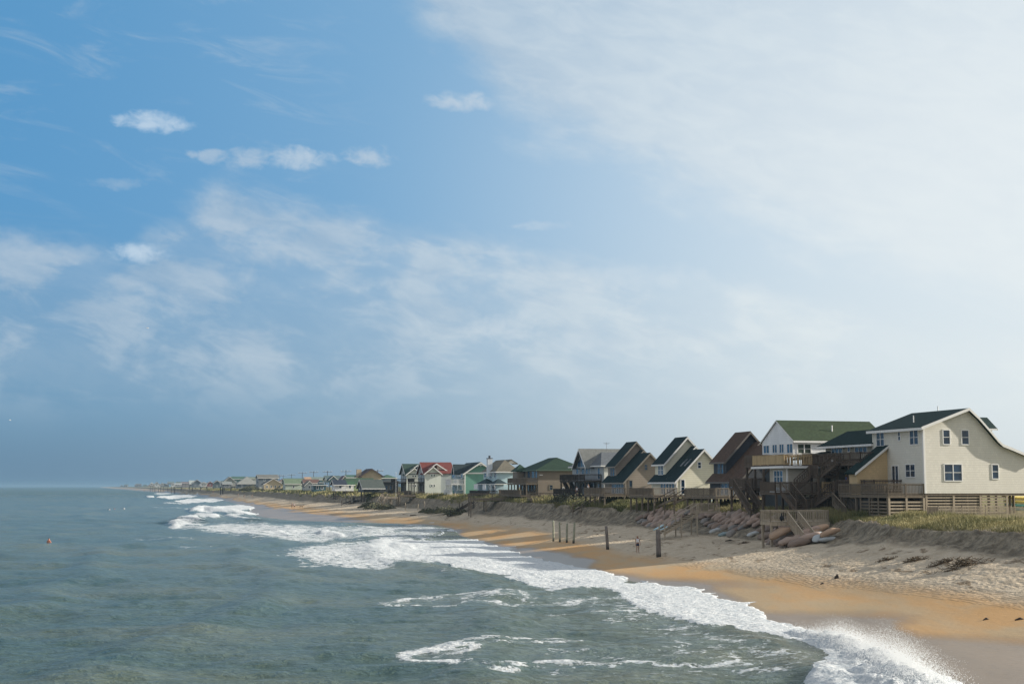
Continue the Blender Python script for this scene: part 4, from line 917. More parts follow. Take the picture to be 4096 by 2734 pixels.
# ---- green house with white gable trim
def house_green():
    fr = Frame(1858.5, 322, 14.0); r = fr.root('beach_house', 'sea green gabled house with white trim and white seaward balconies', 'house', 'beach houses')
    wm = m_siding((0.145, 0.33, 0.26), .22); gm = m_roof((0.04, 0.055, 0.06)); pale = m_siding((.40, .50, .56), .22)
    ze = fr.g(Z4(1035, 362))[1]; zf = fr.g(Z4(1035, 655))[1]; ua, za = fr.g(Z4(1245, 222)); U = 2 * ua; L = fr.s_(Z4(900, 400), 0)[0] + 4
    body(r, [(0, zf), (0, ze), (ua, za - .15), (U, ze), (U, zf)], 'v', 0, L, wm); m = (za - ze) / ua
    ln = [(-.5, ze - .5 * m), (ua, za), (U + .5, ze - .5 * m)]; roofpoly(r, ln, 'v', -.6, L, gm); rake(r, ln, 'v', -.65, hgt=.34)
    MB().box(-.02, U + .02, -.06, -.001, ze - .35, ze - .02).box(-.05, .2, -.05, -.001, zf, ze - .36).box(U - .3, U + .03, -.05, -.001, zf, ze - .36).beam((ua - 1.1, -.5, za - .75), (ua + 1.1, -.5, za - .75), .06, .16).beam((ua, -.5, za - .1), (ua, -.5, za - 1.1), .06, .16).beam((ua - .9, -.5, za - 1.0), (ua, -.5, za - .5), .06, .1).beam((ua + .9, -.5, za - 1.0), (ua, -.5, za - .5), .06, .1).build('gable_trim', TRIM, r)
    # seaward porch tower with balconies
    v0 = .4; v1 = fr.s_(Z4(890, 400), -1.8)[0]; b_ = wallbox(r, -1.8, -.01, v0 + 1.5, v1, zf, ze - .2, pale, 'porch_wall')
    g = [(v0 + 1.2, ze - .3), ((v0 + v1) / 2 + .6, fr.s_(Z4(930, 260), -1.8)[1]), (v1 + .4, ze - .3)]; body(r, g, 'u', -1.8, 3, wm, 'porch_gable'); roofpoly(r, [(g[0][0] - .3, g[0][1] - .1), (g[1][0], g[1][1] + .15), (g[2][0] + .3, g[2][1] - .1)], 'u', -2.3, 3.4, gm, .12, 'porch_roof'); rake(r, [(g[0][0] - .3, g[0][1] - .1), (g[1][0], g[1][1] + .15), (g[2][0] + .3, g[2][1] - .1)], 'u', -2.36, hgt=.25)
    zd = fr.s_(Z4(960, 512), -3)[1]; vv = fr.s_(Z4(792, 480), -3)[0]
    d = deck(r, fr, -3.2, -.02, .1, vv, zd, TRIM, 'snf', gap=.13, solid=True, gh=4.6, th=.3); deck(r, fr, -3.4, -.02, .1, vv + 1, zf - .1, TRIM, 's', gap=.13)
    for a, c_ in (((865, 380), (905, 440)), ((925, 400), (975, 416)), ((985, 380), (1015, 440)), ((925, 530), (945, 600)), ((860, 530), (890, 602)), ((965, 530), (1005, 602))): winpx(r, fr, 's', Z4(*a), Z4(*c_), plane=-1.8, glass=GLASSB if a[1] < 500 else m_glass((.02, .07, .07)), tw=.07, bar=False)
    stilts(r, fr, 0, U, .2, L, zf, W_DARK, 3)
house_green()

# ---- white house with red roof, and its twin with the green roof behind
def house_cross(px, Y, k, roofc, label, ox, near=True):
    fr = Frame(px, Y, 14.5); r = fr.root('beach_house', label, 'house', 'beach houses')
    ref = Frame(1699, 362, 14.5); G = lambda x, y, v=0: ref.g(Z4(x, y), v); S_ = lambda x, y, u=0: ref.s_(Z4(x, y), u)
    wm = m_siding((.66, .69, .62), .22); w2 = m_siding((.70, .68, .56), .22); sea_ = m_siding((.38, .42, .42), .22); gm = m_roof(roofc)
    ze = G(500, 368)[1]; zf = G(500, 655)[1]; ua, za = G(610, 282); U = G(715, 400)[0]; L = S_(350, 370)[0]; m = (za - ze) / ua
    body(r, [(0, zf), (0, ze), (ua, za - .15), (U, ze), (U, zf)], 'v', 0, 4.5, wm)
    ub, zb = G(655, 240, 1.6); Ub = G(850, 360, 1.6)[0]
    body(r, [(U - .3, zf), (U - .3, ze - .2), (ub, zb - .2), (Ub, ze - .2), (Ub, zf)], 'v', 1.6, 5, w2, 'rear_gable_wall')
    ln = [(-.4, ze - .4 * m), (ua, za), (U + .4, ze - .4 * m)]; roofpoly(r, ln, 'v', -.5, 5, gm); rake(r, ln, 'v', -.55, hgt=.34)
    m2 = (zb - ze) / (Ub - ub); l2 = [(ub - 2.2, zb - 2.2 * m2), (ub, zb), (Ub + .4, ze - .4 * m2)]; roofpoly(r, l2, 'v', 1.1, 5.2, gm, name='rear_gable_roof'); rake(r, l2, 'v', 1.05, hgt=.34)
    vr = 5.0; zr = G(600, 226, vr)[1]; U3 = Ub + .4
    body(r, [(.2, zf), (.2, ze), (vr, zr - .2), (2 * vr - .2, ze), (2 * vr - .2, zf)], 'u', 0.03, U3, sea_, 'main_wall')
    l3 = [(-.1, ze - .1), (vr, zr), (2 * vr + .1, ze - .1)]; roofpoly(r, l3, 'u', -.5, U3 + .4, gm, name='main_roof'); rake(r, l3, 'u', -.56, hgt=.3)
    for y0, y1 in ((385, 422), (523, 560)):
        for x0 in (578, 612): window(r, 'g', G(x0, y0)[0], G(x0 + 32, y0)[0], G(x0, y1)[1], G(x0, y0)[1], 0, tw=.13, bar=False, glass=m_glass((.02, .05, .04)))
    for y0, y1 in ((382, 440), (515, 580)): window(r, 'g', G(784, y0, 1.6)[0], G(812, y0, 1.6)[0], G(784, y1, 1.6)[1], G(784, y0, 1.6)[1], 1.6, tw=.12, glass=m_glass((.12, .12, .10)))
    zd = S_(420, 492, -2.5)[1]
    d = deck(r, fr, -2.8, -.02, .3, 10, zd, W_DARK, 'sn', gap=.2, gh=4.4); deck(r, fr, -3.5, -.02, .3, 11, zf - .1, W_DARK, 's', gap=.2, gh=3.6)
    for vv in (1.2, 3.6, 7.2): window(r, 's', vv, vv + 1.5, zd + .05, zd + 2.1, 0, n=2, bar=False, tw=.07, glass=GLASSB); window(r, 's', vv, vv + 1.5, zf + .05, zf + 2.1, 0, n=2, bar=False, tw=.07, glass=GLASS)
    stilts(r, fr, 0, Ub, .2, 9, zf, W_DARK, 3)
    return fr
frR = house_cross(1699, 362, 1, (0.165, 0.05, 0.042), 'white house with red roof and paired small square windows', 0)
house_cross(1626, 388, 1, (0.040, 0.070, 0.055), 'white house with green gabled roof just beyond the red roofed one', 0, False)
# ================================================================== DECKS OF THE SALTBOX ROW
def plot_deck(px, Y, label, al=15.0, u0=-3.4, v1=8.8, z=6.3, near=W_PALE, side=W_GREY, vn=-.5, um=0.0):
    fr = Frame(px, Y, al); r = fr.root('sea_deck', label, 'deck', 'raised sea decks')
    d = deck(r, fr, u0, um, vn, v1, z, side, 's', gap=.16)
    railing(d, [(u0 + .05, vn + .05), (um - .05, vn + .05)], z, near, gap=.17, bw=.055)  # near railing in paler wood, its sunlight put into the colour
    MB().box(um + 1.5, um + 6.5, v1 * .55, v1 * .6, 4.4, z - .4).build('shade_backing', m_plain((.03, .033, .035)), r)  # dark sheet added to paint under-house shade over the bright ground beyond
    return fr, r, d
plot_deck(2962, 162, 'raised wooden deck with sunlit pale near railing before the dark blue saltbox house')
plot_deck(2705, 180, 'raised wooden deck with sunlit pale railing and towel before the cream saltbox house')
plot_deck(2499, 200, 'raised wooden deck before the weathered grey brown saltbox house', near=W_GREY)

def wstair(p0, Y0, p1, Y1, w, label, mat=W_GREY, z0=None, z1=None, rails=True, name='beach_stairs', cat='stairs', landing=0):
    a = aty(p0[0], p0[1], Y0); b_ = aty(p1[0], p1[1], Y1)
    if z0 is not None: a.z = z0
    if z1 is not None: b_.z = z1
    r = empty(name, (b_.x, b_.y, b_.z), 0, label, cat, 'stairs down to the beach'); o = Vector(b_)
    stair(r, a - o, (0, 0, 0), w, mat, False)
    h = Vector((b_.x - a.x, b_.y - a.y, 0)).normalized(); n_ = Vector((-h.y, h.x, 0)) * (w / 2 + .05); up = Vector((0, 0, 1))
    if rails:
        for s_ in (-1, 1):
            p, q = a - o + n_ * s_, n_ * s_; m = MB().beam(p + up * .95, q + up * .95, .12, .06)
            if rails == 2: m.beam(p + up * .55, q + up * .55, .05, .09)
            m.build('handrail', mat, r)
    for s_ in (-1, 1):
        for f in (.05, .5, .97):
            p = a + (b_ - a) * f + n_ * s_; g0 = gz(p.x, p.y) - .5
            if p.z - g0 > .6: MB().beam(Vector((p.x, p.y, g0)) - o, p + Vector((0, 0, .9)) - o, .14, .14).build('post', mat, r)
    if landing:
        e_ = a - h * landing; MB().beam(a - o + Vector((0, 0, -.05)), e_ - o + Vector((0, 0, -.05)), w + .2, .1).build('landing', mat, r)
        railing(r, [tuple(a - o + n_), tuple(e_ - o + n_)], 0, mat); railing(r, [tuple(a - o - n_), tuple(e_ - o - n_)], 0, mat)
    return r
wstair((2722, 1985), 172, (2640, 2026), 182, 1.3, 'wooden stairs dropping left into the grass before the cream saltbox', W_GREY, rails=2)
wstair((2411, 1984), 214, (2306, 2042), 203, 1.3, 'long wooden stairs slanting down the dune before the weathered saltbox', W_GREY, rails=2)
wstair((2783, 2047), 154, (2644, 2129), 152.5, 1.3, 'wooden stairs crossing the sandbags beside pale blue boards', W_PALE, z1=2.35, landing=2.6)
wstair((1893, 2002), 274, (1793, 2058), 272, 1.6, 'old dark wooden steps down the sand below the green house', W_DARK, rails=False)

def platform(px, py, Y, W, L, label, al=14, mat=W_GREY, rails='snf', rail_mat=None, grp='wooden beach platforms', gh=None, gap=.14):
    fr = Frame(px, Y, al); z = fr.g((px, py))[1]; r = fr.root('beach_platform', label, 'platform', grp)
    d = deck(r, fr, 0, W, 0, L, z, mat, rails, rmat=rail_mat, gap=gap, th=.34, step=2.8)
    return fr, r, z
# the big platform above the sandbags with its stair to the sand
fr, r, z = platform(3078, 2084, 127, 5.95, 2.3, 'grey wooden beach platform with stair standing over the sandbags', 14, W_PALE, 'sfb', gap=.19)
uS0 = fr.g((3151, 2084))[0]; uS1 = fr.g((3193, 2084))[0]
railing(r, [(.05, .05), (uS0, .05)], z, W_PALE, gap=.19); railing(r, [(uS1, .05), (5.9, .05)], z, W_PALE, gap=.19)
bt = aty(3238, 2172, 124.2) - fr.o; bu, bv = bt.dot(fr.a), bt.dot(fr.b)
stair(r, ((uS0 + uS1) / 2, -.02, z - .05), (bu, bv, bt.z), 1.05, W_PALE)
MB().beam((-.05, 0, z - .25), (6, 0, z - .25), .05, .34).build('fascia', W_PALE, r)
a_, zz = fr.g((3124, 2058)); b_ = fr.g((3124, 2083))[1]
ws = MB(); cx_, cy_ = fr.world(a_, -.1, 0).x, fr.world(a_, -.1, 0).y
for k in range(7):
    t0, t1_ = k / 7, (k + 1) / 7; wd = [.05, .09, .16, .19, .19, .15, .1, .05]
    ws.tube((0, 0, zz - (zz - b_) * t0), (0.01, 0, zz - (zz - b_) * t1_), wd[k], wd[k + 1], 8)
ws.tube((0, 0, zz), (.01, 0, zz + .16), .05, .07, 8).tube((.16, 0, b_ + .35), (.2, 0, b_ + .05), .06, .03, 6)
o = ws.build('wetsuit', m_plain((.012, .014, .02), .6)); o.location = (cx_, cy_, 0); tag(o, 'black wetsuit hung on the grey beach platform railing', 'wetsuit')
# low platform by the weathered saltbox
platform(2420, 1996, 206, 3.1, 2.2, 'small low wooden platform below the weathered saltbox deck', 14, W_GREY, 'sn')
wstair((2498, 1992), 205, (2545, 2012), 203, 1.2, 'short steps down from the low platform before the weathered saltbox', W_GREY)
# far platforms and walkways on stilts
platform(1535, 1988, 356, 4.3, 5, 'tan wooden platform on tall posts beside the flagpole', 14, W_PALE, 'sn', gap=.3)
wstair((1538, 1990), 356, (1520, 2018), 353, 1.6, 'steps at the seaward end of the tan platform by the flagpole', W_PALE)
platform(1600, 1980, 352, 6.5, 4, 'long wooden platform before the red roofed house', 14, W_GREY, 'sn', gap=.3)
platform(1418, 2000, 412, 5.0, 4, 'collapsed grey platform leaning over the sand', 14, W_DARK, 'sn', gap=.3)
platform(1380, 1984, 478, 10, 4, 'grey wooden walkway behind the collapsed platform', 14, W_DARK, 'sn', gap=.3)
platform(1273, 1975, 525, 4.0, 4, 'short grey wooden platform on dark posts, farthest along the beach', 14, W_DARK, 's', gap=.3)
wstair((1378, 1986), 476, (1342, 2006), 455, 1.8, 'broken grey stairs below the wooden walkway', W_DARK)
wstair((1418, 2000), 411, (1380, 2014), 400, 2.2, 'fallen grey stair panel before the collapsed platform', W_DARK)
platform(1880, 1993, 262, 15, 3, 'long weathered boardwalk with railings in front of the aqua house', 10, W_GREY, 'sn', gap=.22)
platform(2120, 1992, 246, 5.5, 3, 'weathered boardwalk section before the brown hipped house', 10, W_GREY, 'sn', gap=.22)

# ================================================================== SANDBAGS
def bagmesh(seed, mat, l=2.05, w=.92, h=.52):
    q = random.Random(seed); nu, nv = 18, 12; vs, fs = [], []; ph = q.uniform(0, 6); sag = q.uniform(.05, .16)
    for i in range(nu + 1):
        t = i / nu * 2 - 1; e_ = max(0.0, 1 - abs(t) ** 3.4) ** .55
        hw = w / 2 * (.25 + .75 * e_) * (1 + .09 * math.sin(t * 5 + ph)); hh = h / 2 * (.06 + .94 * e_) * (1 + .12 * math.sin(t * 7 + ph * 2))
        for j in range(nv):
            a = 2 * math.pi * j / nv; ca, sa = math.cos(a), math.sin(a)
            cc, ss = abs(ca) ** .8 * (1 if ca > 0 else -1), abs(sa) ** .8 * (1 if sa > 0 else -1)
            vs.append((t * l / 2, cc * hw + .06 * math.sin(t * 3 + ph), ss * hh - sag * t * t + .02 * math.sin(j * 3 + i)))
    for i in range(nu):
        for j in range(nv): fs.append((i * nv + j, i * nv + (j + 1) % nv, (i + 1) * nv + (j + 1) % nv, (i + 1) * nv + j))
    fs += [tuple(range(nv - 1, -1, -1)), tuple(nu * nv + j for j in range(nv))]
    me = bpy.data.meshes.new('sandbag'); me.from_pydata(vs, [], fs); me.update(); me.polygons.foreach_set('use_smooth', [True] * len(fs)); me.materials.append(mat); return me
def m_bag(col):
    m, b = newmat('sandbag_fabric'); co = texco(); x, y, z = sep(co); w = noise(co, 1.6, 4, .6); oi = X.tree.nodes.new('ShaderNodeObjectInfo').outputs['Random']
    c_ = mixc(w, dim(col, .72), dim(col, 1.15)); c_ = mixc(X(oi) * .6, c_, mixc(0.6, dim(col, .7), (.26, .22, .18)))
    wr = noise(comb(x * .8, y * 4.0, z * 4.0), 2.0, 4, .6); lk(c_, b.inputs['Base Color']); b.inputs['Roughness'].default_value = .8; lk(bump(wr, .7, .06), b.inputs['Normal']); return m
BG = {'tan': m_bag((.42, .30, .235)), 'brown': m_bag((.25, .18, .14)), 'grey': m_bag((.22, .21, .20)), 'white': m_bag((.48, .52, .53)), 'orange': m_bag((.46, .30, .19)), 'teal': m_bag((.20, .34, .38))}
BM = {k: [bagmesh(i * 7 + j, m) for j in range(4)] for i, (k, m) in enumerate(BG.items())}
LBL = {('tan', 2): 'pinkish tan sandbag lying in the upper row against the dune', ('tan', 1): 'tan sandbag in the middle of the stacked rows', ('tan', 0): 'tan sandbag at the foot of the stack on the sand',
       ('brown', 0): 'dull brown sandbag at the foot of the stack on the sand', ('brown', 1): 'dull brown sandbag in the middle of the stacked rows', ('grey', 0): 'dirty grey sandbag at the foot of the stack', ('grey', 1): 'dirty grey sandbag in the middle of the stacked rows'}
def bag(kind, x_, y_, z_, rz, tilt, s=1.0, label=None, roll=0):
    o = bpy.data.objects.new('sandbag', rnd.choice(BM[kind])); COL.objects.link(o); o.location = (x_, y_, z_); o.rotation_euler = (roll, -tilt, rz); o.scale = (s * rnd.uniform(.9, 1.12), s * rnd.uniform(.88, 1.1), s * rnd.uniform(.9, 1.15))
    tag(o, label, 'sandbag', 'sandbags shoring up the dune'); return o
toe = [(2550, 2101), (2653, 2114), (2768, 2119), (2883, 2137), (2998, 2149), (3094, 2168), (3160, 2176), (3250, 2180), (3330, 2170)]
def toept(px):
    py = np.interp(px, [t[0] for t in toe], [t[1] for t in toe]); zz = np.interp(px, [2550, 2800, 3000, 3330], [2.35, 2.2, 2.1, 2.5]); return atz(px, py, zz)
def bagpos(x_, y_, z_): return x_, y_, max(z_, gz(x_, y_) + .12) + rnd.uniform(-.04, .04)
px = 2556.0
for row in range(4):
    px = 2552.0 + row * 9
    nb = 0
    while px < 3196 - row * 14:
        p = toept(px); k = ['brown', 'grey', 'tan', 'brown'][rnd.randrange(4)] if row == 0 else ('tan' if rnd.random() < .75 else 'brown') if row < 3 else 'tan'
        if row == 0 and abs(px - 3100) < 60: k = 'brown'
        hid = px > 3345; sc_b = 1.0 if px < 3080 else 1.25
        if not (3120 < px < 3262 and row == 3) and not hid:
            nb += 1; nth = {1: 'first', 2: 'second', 3: 'third'}.get(nb, '%dth' % nb if nb not in (21, 22, 23, 31, 32, 33) else '%d%s' % (nb, {1: 'st', 2: 'nd', 3: 'rd'}[nb % 10]))
            lab = {'tan': 'pinkish tan', 'brown': 'dull brown', 'grey': 'dirty grey'}[k] + ' sandbag, ' + nth + ' from the left in the ' + ['bottom', 'second', 'third', 'top'][row] + ' row of the stack'
            bag(k, *bagpos(p.x + .45 + row * .74 + rnd.uniform(-.12, .12), p.y + .2 + row * .3, p.z + .16 + row * .44), R(18) + rnd.uniform(-.4, .35) + (.25 if px < 3000 else -.1), R(14 + row * 3) + rnd.uniform(-.08, .08), sc_b, lab, rnd.uniform(-.15, .15))
        dpx = (.86 if row == 0 else .92) * sc_b
        # one bag further along the shore, towards the pier
        q = p + Vector((.27, -.96, 0)) * dpx; px = max(px + 6, projn(q.x, q.y, q.z)[0])
def bagpx(kind, px, py, Y, rz, tilt, s, label): p = aty(px, py, Y); bag(kind, p.x, p.y, p.z, rz, tilt, s, label)
bagpx('white', 3272, 2142, 123.4, 1.1, .35, 1.0, 'white sandbag right of the beach platform stair'); bagpx('white', 3315, 2155, 122.6, .2, .05, .85, 'flat whitish sandbag half buried at the right end of the stack')
bagpx('orange', 3320, 2126, 122.8, .35, .3, .95, 'plump orange tan sandbag at the right end of the stack'); bagpx('orange', 3272, 2116, 125.8, .45, .35, 1.05, 'large orange tan sandbag under the right end of the platform')
bagpx('orange', 3120, 2128, 126.8, .55, .35, 1.15, 'largest orange tan sandbag behind the platform posts'); bagpx('tan', 3165, 2160, 124.6, .35, .12, 1.25, 'long brown tan sandbag left of the platform stair foot')
bagpx('teal', 2899, 2134, 139.6, .6, .15, .8, 'teal sandbag at the foot of the stack between grey ones'); bagpx('white', 2861, 2119, 142.5, .5, .2, .8, 'pale grey white sandbag in the stack left of the teal one'); bagpx('grey', 2924, 2130, 138.0, 1.2, .2, .9, 'smooth grey sandbag right beside the teal one')
bagpx('white', 3012, 2132, 130.3, .5, .2, .7, 'small white sandbag at the foot left of the platform')
for (p0, p1, lab) in (((2615, 2118), (2655, 2096), 'pale blue board leaning on the sandbags beside the stair, farther left'), ((2634, 2120), (2672, 2103), 'pale blue board leaning on the sandbags beside the stair, farther right')):
    a = aty(p0[0], p0[1], 153.2); b_ = aty(p1[0], p1[1], 155.5); d_ = (b_ - a); mb = MB(); n = 10; up = Vector((0, .25, 1)).normalized(); sd_ = d_.cross(up).normalized(); nn = sd_.cross(d_).normalized()
    ring = []
    for i in range(n + 1):
        t = i / n; wd = .36 * (math.sin(math.pi * min(1, max(.03, t))) ** .5); c_ = d_ * t; ring += [c_ - sd_ * wd - nn * .03, c_ + nn * .05, c_ + sd_ * wd - nn * .03, c_ - nn * .08]
    fs = [(i * 4 + j, i * 4 + (j + 1) % 4, i * 4 + 4 + (j + 1) % 4, i * 4 + 4 + j) for i in range(n) for j in range(4)] + [(3, 2, 1, 0), (n * 4, n * 4 + 1, n * 4 + 2, n * 4 + 3)]
    mb.add(ring, fs); o = mb.build('surfboard', m_plain((.42, .60, .64), .4), smooth=True); o.location = a; tag(o, lab, 'surfboard', 'pale blue boards by the stair')

# ================================================================== OLD PILES ON THE BEACH
def pile(pb, pt, zb, r0, col, label):
    b_ = atz(pb[0], pb[1], zb); t = aty(pt[0], pt[1], b_.y); zg = gz(b_.x, b_.y)
    m, bs = newmat('pile_wood'); co = texco(); x, y, z = sep(co); f = noise(comb(x * 8, y * 8, z * .8), 2.0, 4, .65); c_ = mixc(sstep(.35, .7, f), dim(col, .6), dim(col, 1.25))
    c_ = mixc(sstep(.75, .25, z + f * .3), c_, (.035, .03, .022)); lk(c_, bs.inputs['Base Color']); bs.inputs['Roughness'].default_value = .85; lk(bump(f, .6, .02), bs.inputs['Normal'])
    mb = MB(); n = 10; h = t.z - b_.z; lean = Vector((t.x - b_.x, 0, 0)); rs = [(-.6, 1.0), (0, 1.0), (.35, .97), (.7, .93), (.97, .9), (1.0, .78)]; vs = []
    for (f_, k) in rs:
        for j in range(n): a = 2 * math.pi * j / n; vs.append((lean.x * f_ + r0 * k * math.cos(a) * (1 + .06 * math.sin(3 * a)), r0 * k * math.sin(a), h * f_ + (rnd.uniform(-.02, .02) if f_ > .9 else 0)))
    fs = [(i * n + j, i * n + (j + 1) % n, (i + 1) * n + (j + 1) % n, (i + 1) * n + j) for i in range(len(rs) - 1) for j in range(n)] + [tuple((len(rs) - 1) * n + j for j in range(n))]
    o = mb.add(vs, fs).build('wooden_pile', m, smooth=True); o.location = (b_.x, b_.y, zg if abs(zg - b_.z) < .35 else b_.z); o.location.z = b_.z
    tag(o, label, 'post', 'old wooden piles on the beach')
GRN = (.34, .35, .26); PZ = 1.15
def gzpx(px, py):
    lo, hi = 40.0, 900.0; d = ray(px, py); c_ = Vector((0, 0, EYE)); prev = None
    for k in range(2400):
        t = 40 * (1.0016 ** k); p = c_ + d * t
        if p.z < gz(p.x, p.y): return p
    return p
for (pb, pt, r0, cl, lb) in (((2214, 2164), (2213, 2081), .13, GRN, 'greenish wooden pile, leftmost and tallest of the row of four'), ((2239.5, 2167), (2238, 2087), .12, GRN, 'second greenish pile from the left in the row of four'),
                             ((2267, 2169), (2268.5, 2092), .13, GRN, 'third greenish pile from the left in the row of four'), ((2294, 2172), (2298.5, 2088), .14, GRN, 'rightmost greenish pile of the row of four'),
                             ((2431, 2196), (2424.5, 2102), .17, (.22, .19, .17), 'leaning grey wooden pile standing alone between the four and the woman'), ((2635, 2226), (2632, 2117), .24, (.20, .175, .16), 'thick weathered pile with dark patches right of the woman')):
    p = gzpx(*pb); pile(pb, pt, p.z, r0, cl, lb)

# ================================================================== PEOPLE
SKIN = m_plain((.34, .185, .12), .6); HAIRB = m_plain((.40, .30, .17), .7); HAIRD = m_plain((.04, .028, .02), .6)
def skinned(name, verts, edges, radii, mat, parent, root=0, sub=1):
    me = bpy.data.meshes.new(name); me.from_pydata(verts, edges, []); o = bpy.data.objects.new(name, me); COL.objects.link(o)
    md = o.modifiers.new('skin', 'SKIN'); md.use_smooth_shade = True
    for i, v in enumerate(me.skin_vertices[0].data): v.radius = (radii[i], radii[i] * (.78 if radii[i] > .09 else 1)); v.use_root = i == root
    ss = o.modifiers.new('sub', 'SUBSURF'); ss.levels = sub; ss.render_levels = sub
    dg = bpy.context.evaluated_depsgraph_get(); m2 = bpy.data.meshes.new_from_object(o.evaluated_get(dg)); bpy.data.objects.remove(o)
    m2.materials.clear(); m2.materials.append(mat); m2.polygons.foreach_set('use_smooth', [True] * len(m2.polygons))
    o = bpy.data.objects.new(name, m2); COL.objects.link(o); o.parent = parent; return o
def person(name_loc, label, h=1.68, rz=0, shirt=(.75, .76, .80), shorts=(.03, .035, .07), hair=HAIRB, long=True, fingers=False, stride=.0, group='people on the beach', sit=False):
    r = empty('person', name_loc, rz, label, 'person', group); k = h / 1.68
    V = [(0, 0, .93), (0, 0, 1.10), (0, 0, 1.30), (0, 0, 1.42), (0, -.01, 1.50), (0, -.03, 1.585), (0, -.02, 1.655)]; Rr = [.135, .12, .145, .085, .052, .088, .06]; E = [(0, 1), (1, 2), (2, 3), (3, 4), (4, 5), (5, 6)]
    for s_ in (-1, 1):
        st = stride * s_; b_ = len(V)
        V += [(s_ * .09, 0, .86), (s_ * .105, st * .5 - .02, .48), (s_ * .12, st, .09), (s_ * .13, st - .13, .04)]; Rr += [.088, .056, .036, .03]; E += [(0, b_), (b_, b_ + 1), (b_ + 1, b_ + 2), (b_ + 2, b_ + 3)]
        b_ = len(V); V += [(s_ * .17, 0, 1.385), (s_ * .225, .01, 1.13), (s_ * .245, -.05 - st * .2, .90), (s_ * .245, -.08 - st * .2, .82)]; Rr += [.05, .038, .026, .028]; E += [(3, b_), (b_, b_ + 1), (b_ + 1, b_ + 2), (b_ + 2, b_ + 3)]
        if fingers:
            hb = b_ + 3
            for f in range(5):
                c_ = len(V)
                if f == 4: V += [(s_ * .245, -.12, .845), (s_ * .24, -.14, .815)]; Rr += [.009, .008]; E += [(hb - 1, c_), (c_, c_ + 1)]
                else: V += [(s_ * (.25 - .0), -.105 + f * .02, .775), (s_ * .243, -.105 + f * .02, .735 + abs(f - 1) * .008)]; Rr += [.009, .008]; E += [(hb, c_), (c_, c_ + 1)]
    V = [(a * k, b * k, c * k) for a, b, c in V]; Rr = [q * k for q in Rr]
    skinned('body', V, E, Rr, SKIN, r, 0, 1)
    sh = m_plain(shirt, .8); so_ = m_plain(shorts, .8)
    skinned('shirt', [(0, 0, .98 * k), (0, 0, 1.12 * k), (0, 0, 1.30 * k), (0, 0, 1.40 * k), (.14 * k, 0, 1.38 * k), (-.14 * k, 0, 1.38 * k)], [(0, 1), (1, 2), (2, 3), (3, 4), (3, 5)], [q * k for q in (.155, .14, .165, .1, .066, .066)], sh, r)
    skinned('shorts', [(0, 0, .98 * k), (0, 0, .90 * k), (.095 * k, stride * .1, .80 * k), (.1 * k, stride * .3, .66 * k), (-.095 * k, -stride * .1, .80 * k), (-.1 * k, -stride * .3, .66 * k)], [(0, 1), (1, 2), (2, 3), (1, 4), (4, 5)], [q * k for q in (.145, .15, .108, .1, .108, .1)], so_, r)
    hv = [(0, .0, 1.655 * k), (0, .03 * k, 1.60 * k), (0, .045 * k, 1.53 * k)] + ([(0, .06 * k, 1.42 * k)] if long else []); skinned('hair', hv, [(i, i + 1) for i in range(len(hv) - 1)], [q * k for q in ((.085, .105, .095, .07) if long else (.085, .098, .06))], hair, r)
    if fingers:
        f = MB()
        for s_ in (-1, 1): f.tube((s_ * .032 * k, -.112 * k, 1.59 * k), (s_ * .032 * k, -.120 * k, 1.59 * k), .012 * k, .008 * k, 6)
        f.tube((0, -.11 * k, 1.575 * k), (0, -.14 * k, 1.56 * k), .012 * k, .016 * k, 6).tube((-.022 * k, -.108 * k, 1.53 * k), (.022 * k, -.108 * k, 1.53 * k), .009 * k, .009 * k, 6); f.build('face', m_plain((.30, .15, .11), .6), r)
    return r
p = gzpx(2551, 2211); person(p, 'woman in white top and dark shorts standing on the beach between two piles', 1.74, R(15), hair=HAIRB, fingers=True, stride=.06)
BP = [((1168, 2033), 1.8, (.33, .25, .27), (.06, .05, .06), 'taller person in dull red top walking close beside another', .15), ((1177, 2033), 1.6, (.80, .74, .76), (.16, .08, .10), 'shorter person in pale top walking close beside the taller one', .1),
      ((1008, 1990), 1.75, (.30, .28, .20), (.10, .10, .09), 'person in olive clothes, rightmost of three walkers far along the sand', .1), ((976, 1991), 1.75, (.06, .05, .07), (.05, .05, .06), 'person in dark clothes, middle of three walkers far along the sand', .2),
      ((953, 1985), 1.7, (.40, .36, .34), (.25, .2, .2), 'person in pale grey, leftmost of three walkers far along the sand', .1), ((852, 1973), 2.0, (.62, .10, .08), (.62, .22, .18), 'person wrapped in bright red standing at the dry edge of the far beach', 0),
      ((761, 1966), 1.8, (.10, .09, .10), (.1, .1, .1), 'small dark figure standing alone on the far sand', 0), ((746, 1961), 1.8, (.55, .45, .35), (.1, .1, .1), 'tiny person in tan near the dark figure on the far sand', 0),
      ((716, 1968), 1.8, (.60, .58, .55), (.5, .5, .5), 'tiny person in white by the surf on the far sand', 0)]
for (pp, h_, a, b_, lb, st) in BP: q = gzpx(*pp); person(q, lb, h_, R(rnd.uniform(-60, 60)), a, b_, rnd.choice([HAIRB, HAIRD]), False, stride=st)
def onfloor(px, py, Y, z, **k): w = aty(px, py, Y); w.z = z; return person(w, **k)
onfloor(2353, 1943, 224, 6.1, label='person in white shirt standing on the deck of the prow house', h=1.8, rz=R(120), shirt=(.85, .85, .9), long=False, group='people on the decks', hair=HAIRD)
onfloor(2307, 1947, 226, 5.8, label='person in white leaning at the left end of the prow house deck', h=1.7, rz=R(20), shirt=(.8, .82, .85), long=False, group='people on the decks')
onfloor(3430, 1900, 134.6, 7.08, label='dark haired person on the brown deck beside the shingled wing', h=1.68, rz=R(200), shirt=(.32, .16, .14), shorts=(.1, .08, .08), hair=HAIRD, group='people on the decks')
